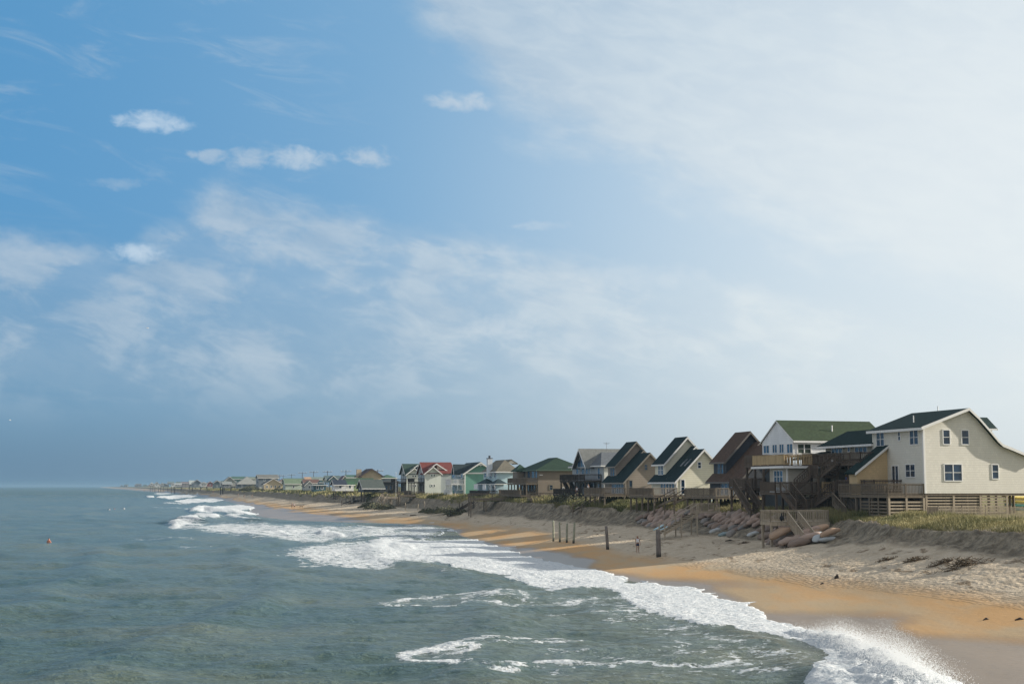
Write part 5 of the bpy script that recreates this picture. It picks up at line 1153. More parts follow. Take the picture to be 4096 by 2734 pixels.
onfloor(3386, 1900, 136.4, 7.08, label='person with fair hair and blue clothes on the brown deck', h=1.62, rz=R(100), shirt=(.10, .12, .30), shorts=(.05, .06, .15), group='people on the decks')
onfloor(3408, 1905, 135.6, 6.98, label='person in tan between two others on the brown deck', h=1.58, rz=R(60), shirt=(.33, .28, .2), shorts=(.15, .13, .1), group='people on the decks')
# bathers: head and shoulders out of the water
def bather(px, py, z, label, s_=1.0, shirt=(.55, .22, .14)):
    w = atz(px, py, z); r = empty('person', w, R(160), label, 'person', 'bathers in the sea'); k = s_
    V = [(0, 0, -.35), (0, 0, 0), (0, 0, .16), (0, 0, .24), (0, -.02, .33), (0, -.01, .40)]; E = [(0, 1), (1, 2), (2, 3), (3, 4), (4, 5)]; Rr = [.15, .17, .12, .055, .092, .06]
    for q in (-1, 1): b_ = len(V); V += [(q * .19, 0, .12), (q * .26, -.05, -.12)]; Rr += [.06, .045]; E += [(2, b_), (b_, b_ + 1)]
    skinned('body', [(a * k, b * k, c * k) for a, b, c in V], E, [q * k for q in Rr], m_plain(shirt, .55), r); skinned('hair', [(0, .0, .41 * k), (0, .035 * k, .35 * k)], [(0, 1)], [.085 * k, .1 * k], HAIRD, r)
bather(195, 2167, .2, 'bather with dark hair and bare shoulders in the open water at left', 1.25)
bather(438, 2041, .1, 'bather in white, leftmost of three far out in the water', 1.5, (.75, .72, .70)); bather(458, 2038, .1, 'bather in reddish top between two in white', 1.3, (.45, .22, .2)); bather(496, 2036, .1, 'bather in white, rightmost of three far out in the water', 1.5, (.78, .78, .78))
# dog
q = gzpx(1206, 2031); r = empty('dog', q, R(-10), 'tan dog standing on the sand right of the walking couple', 'dog')
V = [(-.35, 0, .52), (0, 0, .54), (.32, 0, .50), (.48, 0, .66), (.60, 0, .74), (.74, 0, .70), (-.50, 0, .60), (-.62, 0, .72)]; E = [(0, 1), (1, 2), (2, 3), (3, 4), (4, 5), (0, 6), (6, 7)]; Rr = [.12, .13, .15, .085, .08, .04, .035, .02]
for (xx, b_) in ((-.35, 0), (.32, 2)):
    for s_ in (-1, 1): c_ = len(V); kx = -.08 if b_ == 0 else .0; V += [(xx, s_ * .09, .38), (xx + kx, s_ * .1, .2), (xx + .02, s_ * .1, .02)]; Rr += [.065, .035, .03]; E += [(b_, c_), (c_, c_ + 1), (c_ + 1, c_ + 2)]
dg_ = skinned('body', [(a * 1.25, b * 1.25, c * 1.25) for a, b, c in V], E, [a * 1.25 for a in Rr], m_plain((.42, .30, .18), .8), r)
MB().tube((.74, -.07, .98), (.70, -.12, .86), .04, .02, 6).tube((.74, .07, .98), (.70, .12, .86), .04, .02, 6).build('ears', m_plain((.07, .05, .04), .8), r)
# gulls
def gull(px, py, Y, label, s_=1.0):
    w = aty(px, py, Y); mb = MB(); mb.tube((-.22, 0, 0), (0, 0, .02), .02, .07, 8).tube((0, 0, .02), (.2, 0, .03), .07, .045, 8).tube((.2, 0, .03), (.3, 0, .02), .045, .012, 8)
    for q in (-1, 1): mb.add([(.08, q * .04, .03), (-.1, q * .04, .03), (-.08, q * .35, .16), (.10, q * .35, .17), (-.22, q * .72, .08), (-.12, q * .72, .09), (0, q * .2, .14), (0, q * .2, .05)], [(0, 1, 2, 3), (3, 2, 4, 5)])
    o = mb.build('gull', m_plain((.8, .8, .8), .6), recalc=False); o.location = w; o.rotation_euler = (0, .1, R(40)); o.scale = (s_,) * 3; tag(o, label, 'gull', 'gulls in the sky')
gull(590, 1312, 190, 'white gull flying high above the sea, the higher of the two', .65); gull(40, 1680, 190, 'white gull flying low over the horizon at far left', .55)

# ================================================================== SMALL THINGS
mb = MB(); q = gzpx(3347, 2312); n = 9
pr = [(-.20, 0), (-.16, .18), (-.05, .30), (.02, .42), (.12, .36), (.15, .2), (.2, 0)]
mb.add([(a * (1 - .2 * abs(t)) + t * .03, t * .13, b * (1 - .25 * abs(t)) - .05) for t in (-1, -.4, .4, 1) for a, b in pr], [(i * 7 + j, i * 7 + j + 1, i * 7 + j + 8, i * 7 + j + 7) for i in range(3) for j in range(6)] + [tuple(range(6, -1, -1)), tuple(range(21, 28))])
o = mb.build('tree_stump', W_DARK); o.location = q; tag(o, 'dark pointed driftwood stump on the orange sand', 'driftwood')
def wrackpile(px, py, s_, label):
    q = gzpx(px, py); mb = MB(); rr = random.Random(int(px))
    for k in range(int(170 * s_)):
        a = rr.uniform(0, 6.28); d_ = min(.85, abs(rr.gauss(0, .5))) * s_; c_ = Vector((math.cos(a) * d_ * 1.6, math.sin(a) * d_, max(0, .32 * s_ * math.exp(-(d_ / s_) ** 2 * 2)) * rr.random())); e_ = Vector((rr.uniform(-.35, .35), rr.uniform(-.35, .35), rr.uniform(-.05, .16))) * s_
        c_.z += gz(q.x + c_.x, q.y + c_.y) - q.z
        mb.beam(c_, c_ + e_, .022, .022)
    mb.beam((-.9 * s_, 0, gz(q.x - .9 * s_, q.y) - q.z + .02), (.9 * s_, 0, gz(q.x + .9 * s_, q.y) - q.z + .02), .3 * s_, .05)
    o = mb.build('seaweed_heap', m_plain((.10, .068, .035), .9), recalc=False); o.location = q; tag(o, label, 'seaweed', 'seaweed heaps on the dry sand')
wrackpile(3852, 2262, 1.3, 'largest dark seaweed heap on the pale sand at right'); wrackpile(3765, 2254, .8, 'flat seaweed heap just left of the largest one'); wrackpile(3655, 2242, .8, 'seaweed heap in the middle of the wrack line'); wrackpile(3545, 2240, .6, 'small seaweed heap towards the beach stairs'); wrackpile(2975, 2172, .5, 'small black and white seaweed clump near the sandbags')
# loungers and stool
q = aty(2827, 2016, 188); q.z = gz(q.x, q.y); r = empty('lounger', q, R(20), 'pale blue beach lounger tilted up in the grass under the cream house deck', 'lounger'); m_ = m_plain((.50, .62, .70), .5)
MB().beam((-.9, 0, .35), (.2, 0, .35), .6, .05).build('seat', m_, r); MB().beam((.2, 0, .35), (1.0, 0, .85), .6, .05).build('backrest', m_, r)
for a, b_ in ((-.8, .25), (-.8, -.25), (.3, .25), (.3, -.25)): MB().beam((a, b_, -.1), (a, b_, .34), .05, .05).build('leg', m_, r)
q = aty(2996, 2032, 176); q.z = gz(q.x, q.y); r = empty('stool', q, 0, 'small white plastic stool on the grass left of the white house stairs', 'stool'); MB().box(-.35, .35, -.3, .3, .4, .45).build('seat', TRIM, r)
for a, b_ in ((-.3, .25), (-.3, -.25), (.3, .25), (.3, -.25)): MB().beam((a, b_, -.1), (a * .9, b_, .4), .05, .05).build('leg', TRIM, r)
w = aty(2585, 1957, 186); mb = MB(); vs = [(i * .13 - .5, -.06 + .03 * math.sin(i * 1.7), .12 - j * .17 + .02 * math.sin(i)) for j in range(5) for i in range(9)]
mb.add(vs, [(j * 9 + i, j * 9 + i + 1, j * 9 + i + 10, j * 9 + i + 9) for j in range(4) for i in range(8)]); o = mb.build('beach_towel', m_plain((.08, .20, .45), .9), recalc=False); md = o.modifiers.new('thick', 'SOLIDIFY'); md.thickness = .02; o.location = w; tag(o, 'blue beach towel hung over the railing of the cream house deck', 'towel')
# flagpole
q = aty(1584, 1890, 354); z0 = aty(1584, 1982, 354).z; r = empty('flagpole', (q.x, q.y, z0), 0, 'slender white flagpole standing before the red roofed house', 'flagpole'); MB().tube((0, 0, -.5), (0, 0, q.z - z0), .055, .04, 8).build('pole', m_plain((.5, .51, .5)), r); MB().tube((0, 0, q.z - z0), (0, 0, q.z - z0 + .15), .09, .05, 8).build('finial', TRIM, r)
# sand fence and gate before the nearest house
fA = Frame(3752, 114, 14.0); r = fA.root('sand_fence', 'grey picket sand fence in the grass before the large beige house', 'fence'); mb = MB(); zb = lambda u: fA.ground(u, 0)
for k in range(150):
    u = k * .105; h_ = .86 + rnd.uniform(-.06, .05); mb.beam((u, rnd.uniform(-.01, .01), zb(u) - .2), (u + rnd.uniform(-.03, .03), 0, zb(u) + h_), .05, .02)
mb.build('picket_row', W_PALE, r, recalc=False); mb = MB()
for zz in (.25, .5, .72): mb.beam((0, .02, zb(0) + zz), (15.7, .02, zb(15) + zz), .015, .015)
mb.build('wire', W_GREY, r)
for k in range(8): MB().tube((k * 2.2, .06, zb(k * 2.2) - .5), (k * 2.2, .06, zb(k * 2.2) + 1.0), .05, .045, 8).build('post', W_GREY, r)
fB = Frame(3706, 114.4, 14); r = fB.root('low_gate', 'low solid grey board gate left of the sand fence', 'gate'); g0 = fB.ground(.4, 0)
for k in range(6): MB().box(k * .17, k * .17 + .16, 0, .03, g0 - .1, g0 + .85).build('board', W_GREY, r)
MB().box(0, 1.0, .031, .07, g0 + .12, g0 + .2).box(0, 1.0, .031, .07, g0 + .62, g0 + .7).build('rail', W_GREY, r)
# stacked boats beyond the nearest house
q = aty(4060, 2046, 134); z0 = gz(q.x, q.y)
for k, (c_, lb) in enumerate((((.10, .32, .30), 'teal kayak at the bottom of the rack behind the beige house'), ((.13, .38, .36), 'second teal kayak from the bottom of the rack'), ((.72, .58, .16), 'yellow kayak just above the teal ones'), ((.76, .62, .20), 'topmost yellow kayak on the rack behind the beige house'))):
    mb = MB(); n = 12; vs = []
    for i in range(n + 1):
        t = i / n * 2 - 1; wd = .36 * (1 - abs(t) ** 2.4) + .02
        for j in range(8): a = 2 * math.pi * j / 8; vs.append((t * 2.2, wd * math.cos(a), .17 * math.sin(a) * (1 - .3 * abs(t)) + .12 * t * t))
    mb.add(vs, [(i * 8 + j, i * 8 + (j + 1) % 8, (i + 1) * 8 + (j + 1) % 8, (i + 1) * 8 + j) for i in range(n) for j in range(8)] + [tuple(range(7, -1, -1)), tuple(n * 8 + j for j in range(8))])
    o = mb.build('kayak', m_plain(c_, .35), smooth=True); o.location = (q.x + 1.2 - k * .12, q.y, z0 + .3 + k * .38); o.rotation_euler = (0, 0, R(8)); tag(o, lb, 'kayak', 'kayaks on a rack')
r = empty('kayak_rack', (q.x + 1.2, q.y + .5, z0), R(8), 'grey wooden rack holding yellow and teal kayaks', 'rack')
for k in range(2): MB().beam((-1.2 + 2.4 * k, 0, -.3), (-1.2 + 2.4 * k, 0, 1.9), .12, .12).build('post', W_GREY, r)
for k in range(4): MB().beam((-1.2, -.5, .1 + k * .38), (-1.2, .02, .1 + k * .38), .05, .05).beam((1.2, -.5, .1 + k * .38), (1.2, .02, .1 + k * .38), .05, .05).build('arm', W_GREY, r)
# driftwood and leaning posts on the sand slope
for i, (px_, py_, L_, a_, lb) in enumerate(((1660, 2060, 2.2, .05, 'dark driftwood plank on the sand near the water'), (2390, 2138, .5, .4, 'small dark driftwood lump behind the lone pile'), (2480, 2148, .5, .9, 'small dark driftwood piece left of the woman'), (2920, 2162, 1.0, .1, 'thin driftwood stick on the shaded sand'), (3290, 2335, .3, .3, 'tiny shell heap on the orange sand'), (3945, 2478, .35, .3, 'small dark stone on the damp sand at right'), (4080, 2478, .5, .1, 'dark weed scrap at the right edge of the damp sand'))):
    q = gzpx(px_, py_); c_ = Vector((math.cos(a_), math.sin(a_), 0)) * L_ / 2; o = MB().tube(-c_, Vector((0, 0, .08)), .02 + .03 * L_, .04 + .035 * L_, 7).tube(Vector((0, 0, .08)), c_, .04 + .035 * L_, .03, 7).build('driftwood', W_DARK); o.location = q; tag(o, lb, 'driftwood')
for i, (px_, pt, pb, Y_) in enumerate(((1698, 2004, 2034, 290), (1622, 2010, 2040, 300), (1670, 2015, 2038, 296), (1858, 1972, 1992, 262), (1822, 1970, 1990, 266), (1752, 1972, 1990, 285), (1730, 1970, 1986, 290), (1710, 1968, 1986, 292))):
    q = gzpx(px_, pb); zg = q.z; o = MB().tube((0, 0, -.6), (rnd.uniform(-.2, .2), 0, (pb - pt) / FPX * q.y), .10, .08, 8).build('fence_post', W_PALE); o.location = (q.x, q.y, zg)
    tag(o, 'bare fence post on the sand slope, number %s from the left of the eight' % ['three', 'one', 'two', 'eight', 'seven', 'six', 'five', 'four'][i], 'post', 'bare fence posts on the sand slope')
# ================================================================== HOUSES FARTHER ALONG
def cap(Zf, x, y): return Zf(x, y)
def farhouse(Z, x0, x1, yb, ye, ya, Y, kind, wall, roofc, label, L=9, al=16, wins=2, oh=.5, trim=None, apx=.5, chimney=None, dormer=None, simple=False, grp='beach houses', stilt=True):
    p0, p1 = Z(x0, ye), Z(x1, ye); fr = Frame(p0[0], Y, al); r = fr.root('beach_house', label, 'house', grp)
    U = fr.g(p1)[0]; z1_ = fr.g(p0)[1]; zb = fr.g(Z(x0, yb))[1]; gl = fr.ground(1, 0)
    if zb < gl + .4: zb = gl - .3; stilt = False
    wm = m_siding(wall, .3) if not simple else m_plain(wall, .8); rm = m_roof(roofc, .3) if not simple else m_plain(roofc, .9); tr = trim or TRIM
    if kind == 'gv':
        zr = fr.g(Z((x0 + x1) / 2, ya))[1]; ua = U * apx; m1, m2 = (zr - z1_) / ua, (zr - z1_) / (U - ua)
        body(r, [(0, zb), (0, z1_), (ua, zr - .2), (U, z1_), (U, zb)], 'v', 0, L, wm)
        ln = [(-oh, z1_ - oh * m1), (ua, zr), (U + oh, z1_ - oh * m2)]; roofpoly(r, ln, 'v', -oh, L + .3, rm, .2); rake(r, ln, 'v', -oh - .06, tr, .28)
    elif kind == 'gu':
        vr = L / 2; q = Z((x0 + x1) / 2, ya); zr = EYE + (1944 - q[1]) / FPX * (Y + vr); m = (zr - z1_) / vr
        body(r, [(0, zb), (0, z1_), (vr, zr - .2), (L, z1_), (L, zb)], 'u', 0, U, wm)
        ln = [(-oh, z1_ - oh * m), (vr, zr), (L + oh, z1_ - oh * m)]; roofpoly(r, ln, 'u', -oh, U + oh, rm, .2); rake(r, ln, 'u', -oh - .06, tr, .25); MB().box(-oh, U + oh, -oh - .05, -oh, z1_ - oh * m - .25, z1_ - oh * m).build('trim', tr, r)
    else:
        q = Z((x0 + x1) / 2, ya); zr = EYE + (1944 - q[1]) / FPX * (Y + L / 2); wallbox(r, 0, U, 0, L, zb, z1_, wm); hip(r, 0, U, 0, L, z1_, zr, rm, 'u' if U > L else 'v', oh); fasc(r, 0, U, 0, L, z1_, tr, oh, .2)
    hz = z1_ - zb; n2 = 2 if hz > 4.3 else 1
    for f in range(n2):
        zz = zb + (hz / n2) * f + .75
        for k in range(wins):
            uc = U * (k + .75) / (wins + .5); window(r, 'g', uc - .5, uc + .5, zz, min(zz + 1.35, z1_ - .25), 0, frame=tr, tw=.14, bar=not simple)
        for k in range(2 if L > 6 else 1): vc = L * (k + .7) / 2.4; window(r, 's', vc - .7, vc + .7, zz, min(zz + 1.35, z1_ - .25), 0, frame=tr, tw=.12, bar=False, glass=GLASSB)
    if chimney: c0, c1 = fr.g(Z(chimney[0], chimney[2]), 2), fr.g(Z(chimney[1], chimney[2]), 2); MB().box(c0[0], c1[0], 2, 3.2, zb, c0[1]).build('chimney', wm, r)
    if dormer:
        d0, d1 = fr.g(Z(dormer[0], dormer[3]), 1.2), fr.g(Z(dormer[1], dormer[2]), 1.2); dm = MB().box(d0[0], d1[0], 1.2, 5, d0[1], d1[1]).build('dormer', m_plain(WHITE), r); MB().prism([(.8, d1[1]), (5, d1[1] + .9), (5, d1[1] + .7), (.8, d1[1] - .15)], 'u', d0[0] - .3, d1[0] + .3).build('dormer_roof', rm, dm)
        for k in range(2): window(dm, 'g', d0[0] + .8 + k * 1.6, d0[0] + 2.0 + k * 1.6, d0[1] + .5, d1[1] - .4, 1.2, tw=.1)
    if stilt:
        for uu in np.linspace(.2, U - .2, max(2, int(U / 3.5))):
            for vv in (.2, L * .5): MB().beam((uu, vv, fr.ground(uu, vv) - .5), (uu, vv, zb), .28, .28).build('pile', W_DARK, r)
    return fr, r, zb, z1_, U
tanw = (.47, .385, .27)
farhouse(Z5, 1745, 2060, 400, 228, 128, 485, 'gv', tanw, (.07, .055, .06), 'large tan gabled house with brown roof edges and block chimney', L=11, oh=.9, trim=m_plain((.10, .07, .08)), chimney=(1672, 1748, 140), wins=1, apx=.5)
farhouse(Z5, 1530, 1935, 470, 352, 278, 458, 'gu', (.30, .37, .18), (.05, .088, .055), 'low green cottage with bright green roof in front of the tan gabled house', L=7, wins=3, trim=m_plain((.2, .3, .18)))
farhouse(Z5, 1330, 1500, 478, 372, 305, 445, 'gu', (.74, .74, .72), (.035, .045, .065), 'white cottage with slate blue roof and single dark window', L=7, wins=1)
farhouse(Z5, 1505, 1625, 478, 372, 330, 452, 'gu', (.66, .67, .66), (.05, .11, .06), 'white porch cottage with green door right of the white cottage', L=5, wins=1)
farhouse(Z5, 1780, 2090, 500, 425, 300, 402, 'gu', (.055, .06, .062), (.085, .10, .09), 'dark low house with long sloping roof and white framed windows', L=10, wins=4)
farhouse(Z5, 2085, 2330, 500, 330, 285, 408, 'hip', (.05, .052, .055), (.05, .06, .06), 'dark timber house behind the flagpole', L=9, wins=3, trim=m_plain((.12, .12, .12)))
farhouse(Z5, 2070, 2285, 330, 275, 228, 520, 'hip', (.25, .25, .2), (.07, .13, .09), 'distant green hipped roof between the tan house and the green gable', L=8, wins=1)
farhouse(Z5, 1520, 1690, 330, 262, 230, 560, 'gu', (.20, .26, .2), (.06, .12, .09), 'green roofed house left of the block chimney', L=7, wins=1)
farhouse(Z5, 1440, 1530, 330, 290, 238, 560, 'gv', (.3, .25, .24), (.15, .10, .12), 'small house with purple brown gable left of the green roofed one', L=8, wins=1)
farhouse(Z5, 1200, 1420, 345, 290, 240, 585, 'gu', (.30, .35, .35), (.10, .14, .14), 'grey teal roofed house behind the utility poles', L=8, wins=2)
farhouse(Z5, 1245, 1365, 345, 290, 240, 572, 'gv', (.12, .22, .24), (.03, .07, .09), 'dark teal gable with white trim and attic window', L=6, wins=1)
farhouse(Z5, 1000, 1185, 485, 385, 375, 520, 'hip', (.05, .12, .15), (.06, .10, .11), 'dark teal beach pavilion with stepped roof', L=7, wins=2, oh=.8)
farhouse(Z5, 1085, 1150, 380, 345, 310, 523, 'hip', (.04, .08, .09), (.04, .075, .08), 'small tower roof rising from the teal pavilion', L=4, wins=0, oh=.2, stilt=False)
farhouse(Z5, 860, 1000, 468, 385, 320, 575, 'gv', (.50, .52, .50), (.14, .13, .11), 'pale house with grey gable roof left of the teal pavilion', L=8, wins=1)
farhouse(Z5, 850, 1080, 380, 350, 296, 600, 'gu', (.2, .18, .15), (.14, .085, .07), 'long red brown roofed house left of the teal pavilion', L=8, wins=2)
farhouse(Z5, 940, 1180, 330, 295, 262, 700, 'gu', (.3, .34, .3), (.18, .22, .19), 'long pale green roof far behind the poles', L=9, wins=2)
farhouse(Z5, 870, 950, 330, 290, 263, 690, 'gu', (.3, .25, .2), (.42, .28, .18), 'small orange tan roof far behind the poles', L=7, wins=1)
farhouse(Z5, 555, 815, 462, 358, 290, 640, 'gu', (.44, .50, .42), (.15, .20, .13), 'pale green house with long mossy roof', L=10, wins=1)
farhouse(Z5, 540, 850, 350, 320, 282, 680, 'gu', (.2, .22, .2), (.08, .14, .11), 'dark green roof behind the pale green house', L=8, wins=1)
farhouse(Z5, 218, 512, 455, 368, 282, 720, 'gv', (.55, .45, .29), (.10, .10, .10), 'tan cottage with wide white edged gable and four small windows', L=12, wins=4, oh=.7)
farhouse(Z5, 130, 445, 420, 270, 225, 770, 'gu', (.16, .18, .2), (.17, .17, .155), 'tall grey roofed house with white dormer behind the tan cottage', L=14, wins=2, dormer=(205, 420, 272, 330))
farhouse(Z6, 1650, 2020, 335, 252, 118, 880, 'hip', (.13, .15, .17), (.27, .275, .25), 'grey house under a broad pale pyramid roof', L=17, wins=3, oh=.8)
farhouse(Z6, 1850, 2020, 250, 150, 125, 960, 'gu', (.3, .33, .3), (.14, .18, .14), 'green roofed house behind the pale pyramid roof', L=12, wins=2)
farhouse(Z6, 1540, 1790, 250, 160, 118, 985, 'gu', (.05, .14, .12), (.07, .13, .10), 'dark teal house with flat ridge left of the pyramid roof', L=12, wins=2)
farhouse(Z6, 1395, 1600, 300, 200, 118, 940, 'gv', (.30, .31, .28), (.16, .16, .13), 'house with wide olive gable left of the pyramid roof', L=12, wins=2)
farhouse(Z6, 1370, 1530, 335, 250, 212, 900, 'gu', (.16, .17, .17), (.24, .26, .25), 'low seaward house on posts with pale roof', L=9, wins=2)
farhouse(Z6, 1325, 1375, 300, 238, 232, 905, 'hip', (.72, .73, .70), (.4, .4, .4), 'small white tower beside the low pale roof', L=6, wins=1)
farhouse(Z6, 1195, 1330, 330, 230, 185, 1060, 'gv', (.10, .13, .14), (.09, .11, .12), 'dark slate gabled house on the far beach', L=12, wins=1, simple=True)
farhouse(Z6, 1070, 1195, 300, 240, 205, 1150, 'gv', (.22, .09, .09), (.10, .05, .06), 'dull red house on the far beach', L=12, wins=1, simple=True)
farhouse(Z6, 945, 1072, 300, 252, 215, 1120, 'gv', (.55, .57, .55), (.3, .32, .32), 'small white gabled house left of the dull red one', L=10, wins=2, simple=True)
farhouse(Z6, 795, 975, 320, 235, 172, 1210, 'gv', (.15, .18, .20), (.10, .13, .14), 'dark grey gabled house left of the small white one', L=12, wins=2, simple=True)
farhouse(Z6, 745, 860, 300, 250, 190, 1290, 'gu', (.2, .2, .2), (.36, .40, .38), 'pale roofed house behind the dark grey gable', L=12, wins=1, simple=True)
farhouse(Z6, 470, 592, 300, 262, 240, 1400, 'gu', (.46, .47, .44), (.3, .31, .3), 'long white beach house far along the shore', L=10, wins=3, simple=True)
farhouse(Z6, 400, 465, 305, 255, 240, 1380, 'gv', (.60, .61, .58), (.3, .31, .3), 'white cottage at the left end of the long white house', L=10, wins=1, simple=True)
farhouse(Z6, 600, 740, 320, 240, 218, 1450, 'gu', (.22, .2, .2), (.17, .13, .13), 'brown roofed house right of the long white one', L=12, wins=2, simple=True)
farhouse(Z6, 335, 450, 260, 232, 210, 1600, 'gu', (.2, .24, .26), (.13, .18, .19), 'blue grey roofed house behind the white cottage', L=12, wins=1, simple=True)
farhouse(Z6, 90, 165, 300, 245, 215, 1650, 'gv', (.58, .60, .58), (.35, .37, .37), 'white gabled house far along, left of a smaller one', L=10, wins=1, simple=True)
farhouse(Z6, 200, 258, 290, 255, 232, 1700, 'gv', (.50, .52, .50), (.3, .3, .3), 'smaller white gabled house beside the blue grey roof', L=10, wins=1, simple=True)
farhouse(Z6, 5, 60, 280, 245, 225, 1850, 'hip', (.50, .52, .50), (.3, .32, .32), 'white flat topped house beyond the white gables', L=10, wins=1, simple=True)
xh = tab([(800, -141), (1100, -236), (2000, -520), (4000, -1145), (9000, -2680)])
rr = random.Random(11)
for i in range(46):
    Y = 1000 * (4.4 ** (i / 45.0)) + rr.uniform(-10, 10); x_ = float(xh(Y)) + rr.uniform(-4, 34) + (rr.random() < .4) * 40; px_ = projn(x_, Y, 8)[0]; w_ = rr.uniform(9, 17); e_ = rr.uniform(8.3, 11.5); a_ = e_ + rr.uniform(1.6, 3.2)
    toy = lambda z: 1944 - (z - EYE) / Y * FPX
    cl = rr.choice([(.16, .17, .18), (.5, .52, .5), (.28, .26, .22), (.2, .24, .24), (.12, .13, .14), (.4, .38, .32)])
    farhouse(lambda a, b: (a, b), px_, px_ + w_ / Y * FPX, toy(6.2), toy(e_), toy(a_), Y, rr.choice(['gv', 'gu', 'hip']), cl, rr.choice([(.12, .13, .13), (.2, .2, .19), (.1, .14, .13), (.16, .12, .11)]), 'tiny hazy house at the far end of the row, number %d counting away' % (i + 1), L=rr.uniform(9, 14), wins=1, simple=True, grp='tiny far houses in the haze', stilt=False)

# utility poles behind the houses
for i, (px_, pt, Y) in enumerate(((1511, 1877, 640), (1384, 1880, 700), (1309.8, 1882, 750), (1254.7, 1883.5, 800), (1209.5, 1887, 860), (1166, 1895, 950), (1133, 1899, 1050), (1118, 1898, 1150))):
    t = aty(px_, pt, Y); z0 = gz(t.x, t.y); r = empty('utility_pole', (t.x, t.y, z0), R(12), ['first', 'second', 'third', 'fourth', 'fifth', 'sixth', 'seventh', 'eighth'][i] + ' utility pole from the right, rising behind the far houses', 'utility pole', 'utility poles along the road'); h_ = t.z - z0
    MB().tube((0, 0, -1), (0, 0, h_), .2, .14, 8).build('pole', W_DARK, r); MB().beam((-2.6, -.2, h_ - .6), (2.6, -.2, h_ - .6), .16, .2).build('crossarm', W_GREY, r)
    ins = MB()
    for q in (-2.4, -.9, .9, 2.4): ins.tube((q, -.2, h_ - .45), (q, -.2, h_ + .1), .11, .09, 6)
    ins.build('insulators', m_plain((.55, .58, .6), .3), r)
    if i in (4, 6): MB().tube((.5, 0, h_ - 5.5), (.5, 0, h_ - 3.8), .35, .35, 8).build('transformer', m_plain((.6, .62, .63)), r)

# ================================================================== GRASS AND SHRUBS ON THE DUNE
m_gr, b = newmat('dune_grass'); hue = attr('hue'); lk(mixc(hue, (.085, .105, .035), (.38, .33, .16)), b.inputs['Base Color']); b.inputs['Roughness'].default_value = .75; b.inputs['Specular IOR Level'].default_value = .2
def grass(name, label, n, area, hmin, hmax, w, yel, seed):
    q = np.random.RandomState(seed); Xs, Ys = area(q, n); keep = fbm(Xs / 1.8, Ys / 2.4, 3) + q.rand(len(Xs)) * .5 > -.02; Xs, Ys = Xs[keep], Ys[keep]; m = len(Xs); Z0 = ground(Xs, Ys) - .03
    hh = (hmin + (hmax - hmin) * q.rand(m)) * (0.75 + .9 * np.clip(fbm(Xs / 2.2, Ys / 2.2, 2) + .3, 0, 1)); a = q.rand(m) * 6.283; ww = w * (.6 + .8 * q.rand(m)); ln = .38 * hh * q.rand(m); b_ = q.rand(m) * 6.283
    bx, by = np.cos(a) * ww, np.sin(a) * ww; lx, ly = np.cos(b_) * ln - .10 * hh, np.sin(b_) * ln
    V = np.zeros((m, 5, 3)); V[:, 0] = np.stack([Xs - bx, Ys - by, Z0], 1); V[:, 1] = np.stack([Xs + bx, Ys + by, Z0], 1); V[:, 2] = np.stack([Xs + bx * .7 + lx * .35, Ys + by * .7 + ly * .35, Z0 + hh * .6], 1); V[:, 3] = np.stack([Xs - bx * .7 + lx * .35, Ys - by * .7 + ly * .35, Z0 + hh * .6], 1); V[:, 4] = np.stack([Xs + lx, Ys + ly, Z0 + hh], 1)
    i = np.arange(m) * 5; quads = np.stack([i, i + 1, i + 2, i + 3], 1); tris = np.stack([i + 3, i + 2, i + 4], 1)
    me = bpy.data.meshes.new(name); me.vertices.add(m * 5); me.vertices.foreach_set('co', V.astype(np.float32).ravel()); lv = np.concatenate([quads.ravel(), tris.ravel()]).astype(np.int32); me.loops.add(len(lv)); me.loops.foreach_set('vertex_index', lv)
    me.polygons.add(2 * m); me.polygons.foreach_set('loop_start', np.concatenate([np.arange(m) * 4, 4 * m + np.arange(m) * 3]).astype(np.int32)); me.update(calc_edges=True)
    hv = np.clip(yel + fbm(Xs / 3.5, Ys / 5.0, 3) * .9 + (q.rand(m) - .5) * .5, 0, 1); at_ = me.attributes.new('hue', 'FLOAT', 'POINT'); at_.data.foreach_set('value', np.repeat(hv, 5).astype(np.float32)); me.materials.append(m_gr)
    o = bpy.data.objects.new(name, me); COL.objects.link(o); tag(o, label, 'grass', kind='stuff')
def area(y0, y1, d0, d1, pw=1.0):
    def f(q, n): Y = y0 + (y1 - y0) * q.rand(n) ** 1.15; return xtp(Y) + d0 + (d1 - d0) * q.rand(n) ** pw, Y
    return f
grass('dune_grass', 'olive and straw coloured grass before the nearest house', 56000, area(80, 135, .7, 9, 1.2), .18, .42, .014, .72, 1)
grass('dune_grass', 'green and yellow dune grass in front of the saltbox houses', 130000, area(128, 218, .1, 6, 1.3), .35, .85, .022, .45, 2)
grass('dune_grass', 'tall straw grass before the prow house and beyond', 45000, area(205, 420, 0, 8, 1.1), .3, .8, .045, .5, 3)
grass('dune_grass', 'sparse grass on the far dunes', 14000, area(400, 1100, -1, 12, 1.0), .4, .9, .12, .4, 4)
m_sh, b = newmat('shrub_leaves'); hue = attr('hue'); lk(mixc(hue, (.035, .045, .022), (.13, .12, .06)), b.inputs['Base Color']); b.inputs['Roughness'].default_value = .8
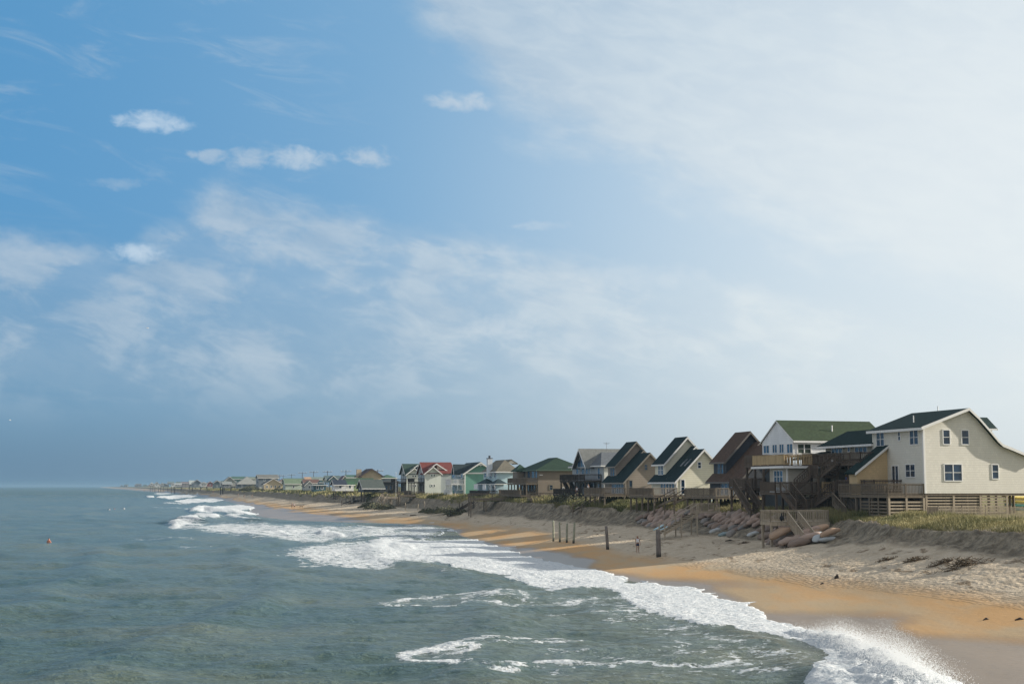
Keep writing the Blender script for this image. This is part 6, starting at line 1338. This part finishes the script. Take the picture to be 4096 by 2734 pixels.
def shrub(px_, py_, s_, label, seed):
    q_ = aty(px_, py_, np.interp(px_, [900, 1100, 1300, 1500, 1700, 1900, 2300], [900, 700, 480, 350, 292, 262, 225])); q_.z = gz(q_.x, q_.y); rs = random.Random(seed); mb = MB(); hv = []
    for k in range(900):
        a = rs.uniform(0, 6.28); d_ = rs.random() ** .5 * 2.2 * s_; h_ = (1 - (d_ / (2.3 * s_)) ** 2) * 1.3 * s_ * rs.random() ** .4 * (.7 + .3 * math.sin(a * 3 + seed)); c_ = Vector((math.cos(a) * d_, math.sin(a) * d_ * .8, h_)); s2 = .13 * s_
        e1_ = Vector((rs.uniform(-1, 1), rs.uniform(-1, 1), rs.uniform(-1, 1))).normalized() * s2; e2_ = e1_.orthogonal().normalized() * s2 * .7; mb.add([c_ - e1_, c_ + e2_, c_ + e1_, c_ - e2_], [(0, 1, 2, 3)]); hv += [rs.random()] * 4
    for k in range(7): a = rs.uniform(0, 6.28); mb.tube((0, 0, -.1), (math.cos(a) * s_, math.sin(a) * s_ * .8, .8 * s_), .04, .015, 5); hv += [0] * 10
    o = mb.build('dune_shrub', m_sh, recalc=False); at_ = o.data.attributes.new('hue', 'FLOAT', 'POINT'); at_.data.foreach_set('value', hv); o.location = q_; tag(o, label, 'shrub', 'low shrubs on the dune')
for i, (a, b_, c_, lb) in enumerate(((1545, 1972, 1.3, 'dark shrub beside the flagpole foot'), (1745, 1988, 1.1, 'shrub on the sand slope below the white red roofed house'), (1790, 1982, 1.2, 'low shrub before the sea green house'), (1710, 1995, .9, 'small shrub among the bare fence posts'), (1480, 1990, 1.5, 'dark brush tangled by the collapsed platform'), (1500, 1984, 1.4, 'dark brush just right of the collapsed platform'), (2260, 1994, 1.3, 'dark shrub left of the prow house stairs'), (2325, 1994, 1.4, 'dark shrub before the prow house deck'), (1130, 1968, 2.2, 'dark brush before the tan cottage'), (1010, 1962, 2.6, 'dark brush before the pyramid roofed house'), (990, 1962, 2.4, 'second dark brush left of the one before the pyramid roofed house'), (1075, 1965, 2.2, 'low brush left of the tan cottage'), (1830, 1985, 1.2, 'scrubby bush right of the sea green house foot'))): shrub(a, b_, c_, lb, i + 3)

# ================================================================== AIR
mh = bpy.data.materials.new('haze_air'); mh.use_nodes = True; nt = mh.node_tree; nt.nodes.clear(); vo = nt.nodes.new('ShaderNodeVolumePrincipled'); vo.inputs['Color'].default_value = (.30, .48, .64, 1); vo.inputs['Density'].default_value = HAZE; vo.inputs['Anisotropy'].default_value = 0.2
oo = nt.nodes.new('ShaderNodeOutputMaterial'); nt.links.new(vo.outputs[0], oo.inputs['Volume'])
hb_ = MB().box(-62000, 45000, -60, 28000, -4.2, 22.0).build('haze', mh); tag(hb_, 'thin bluish sea haze', 'haze', kind='stuff')
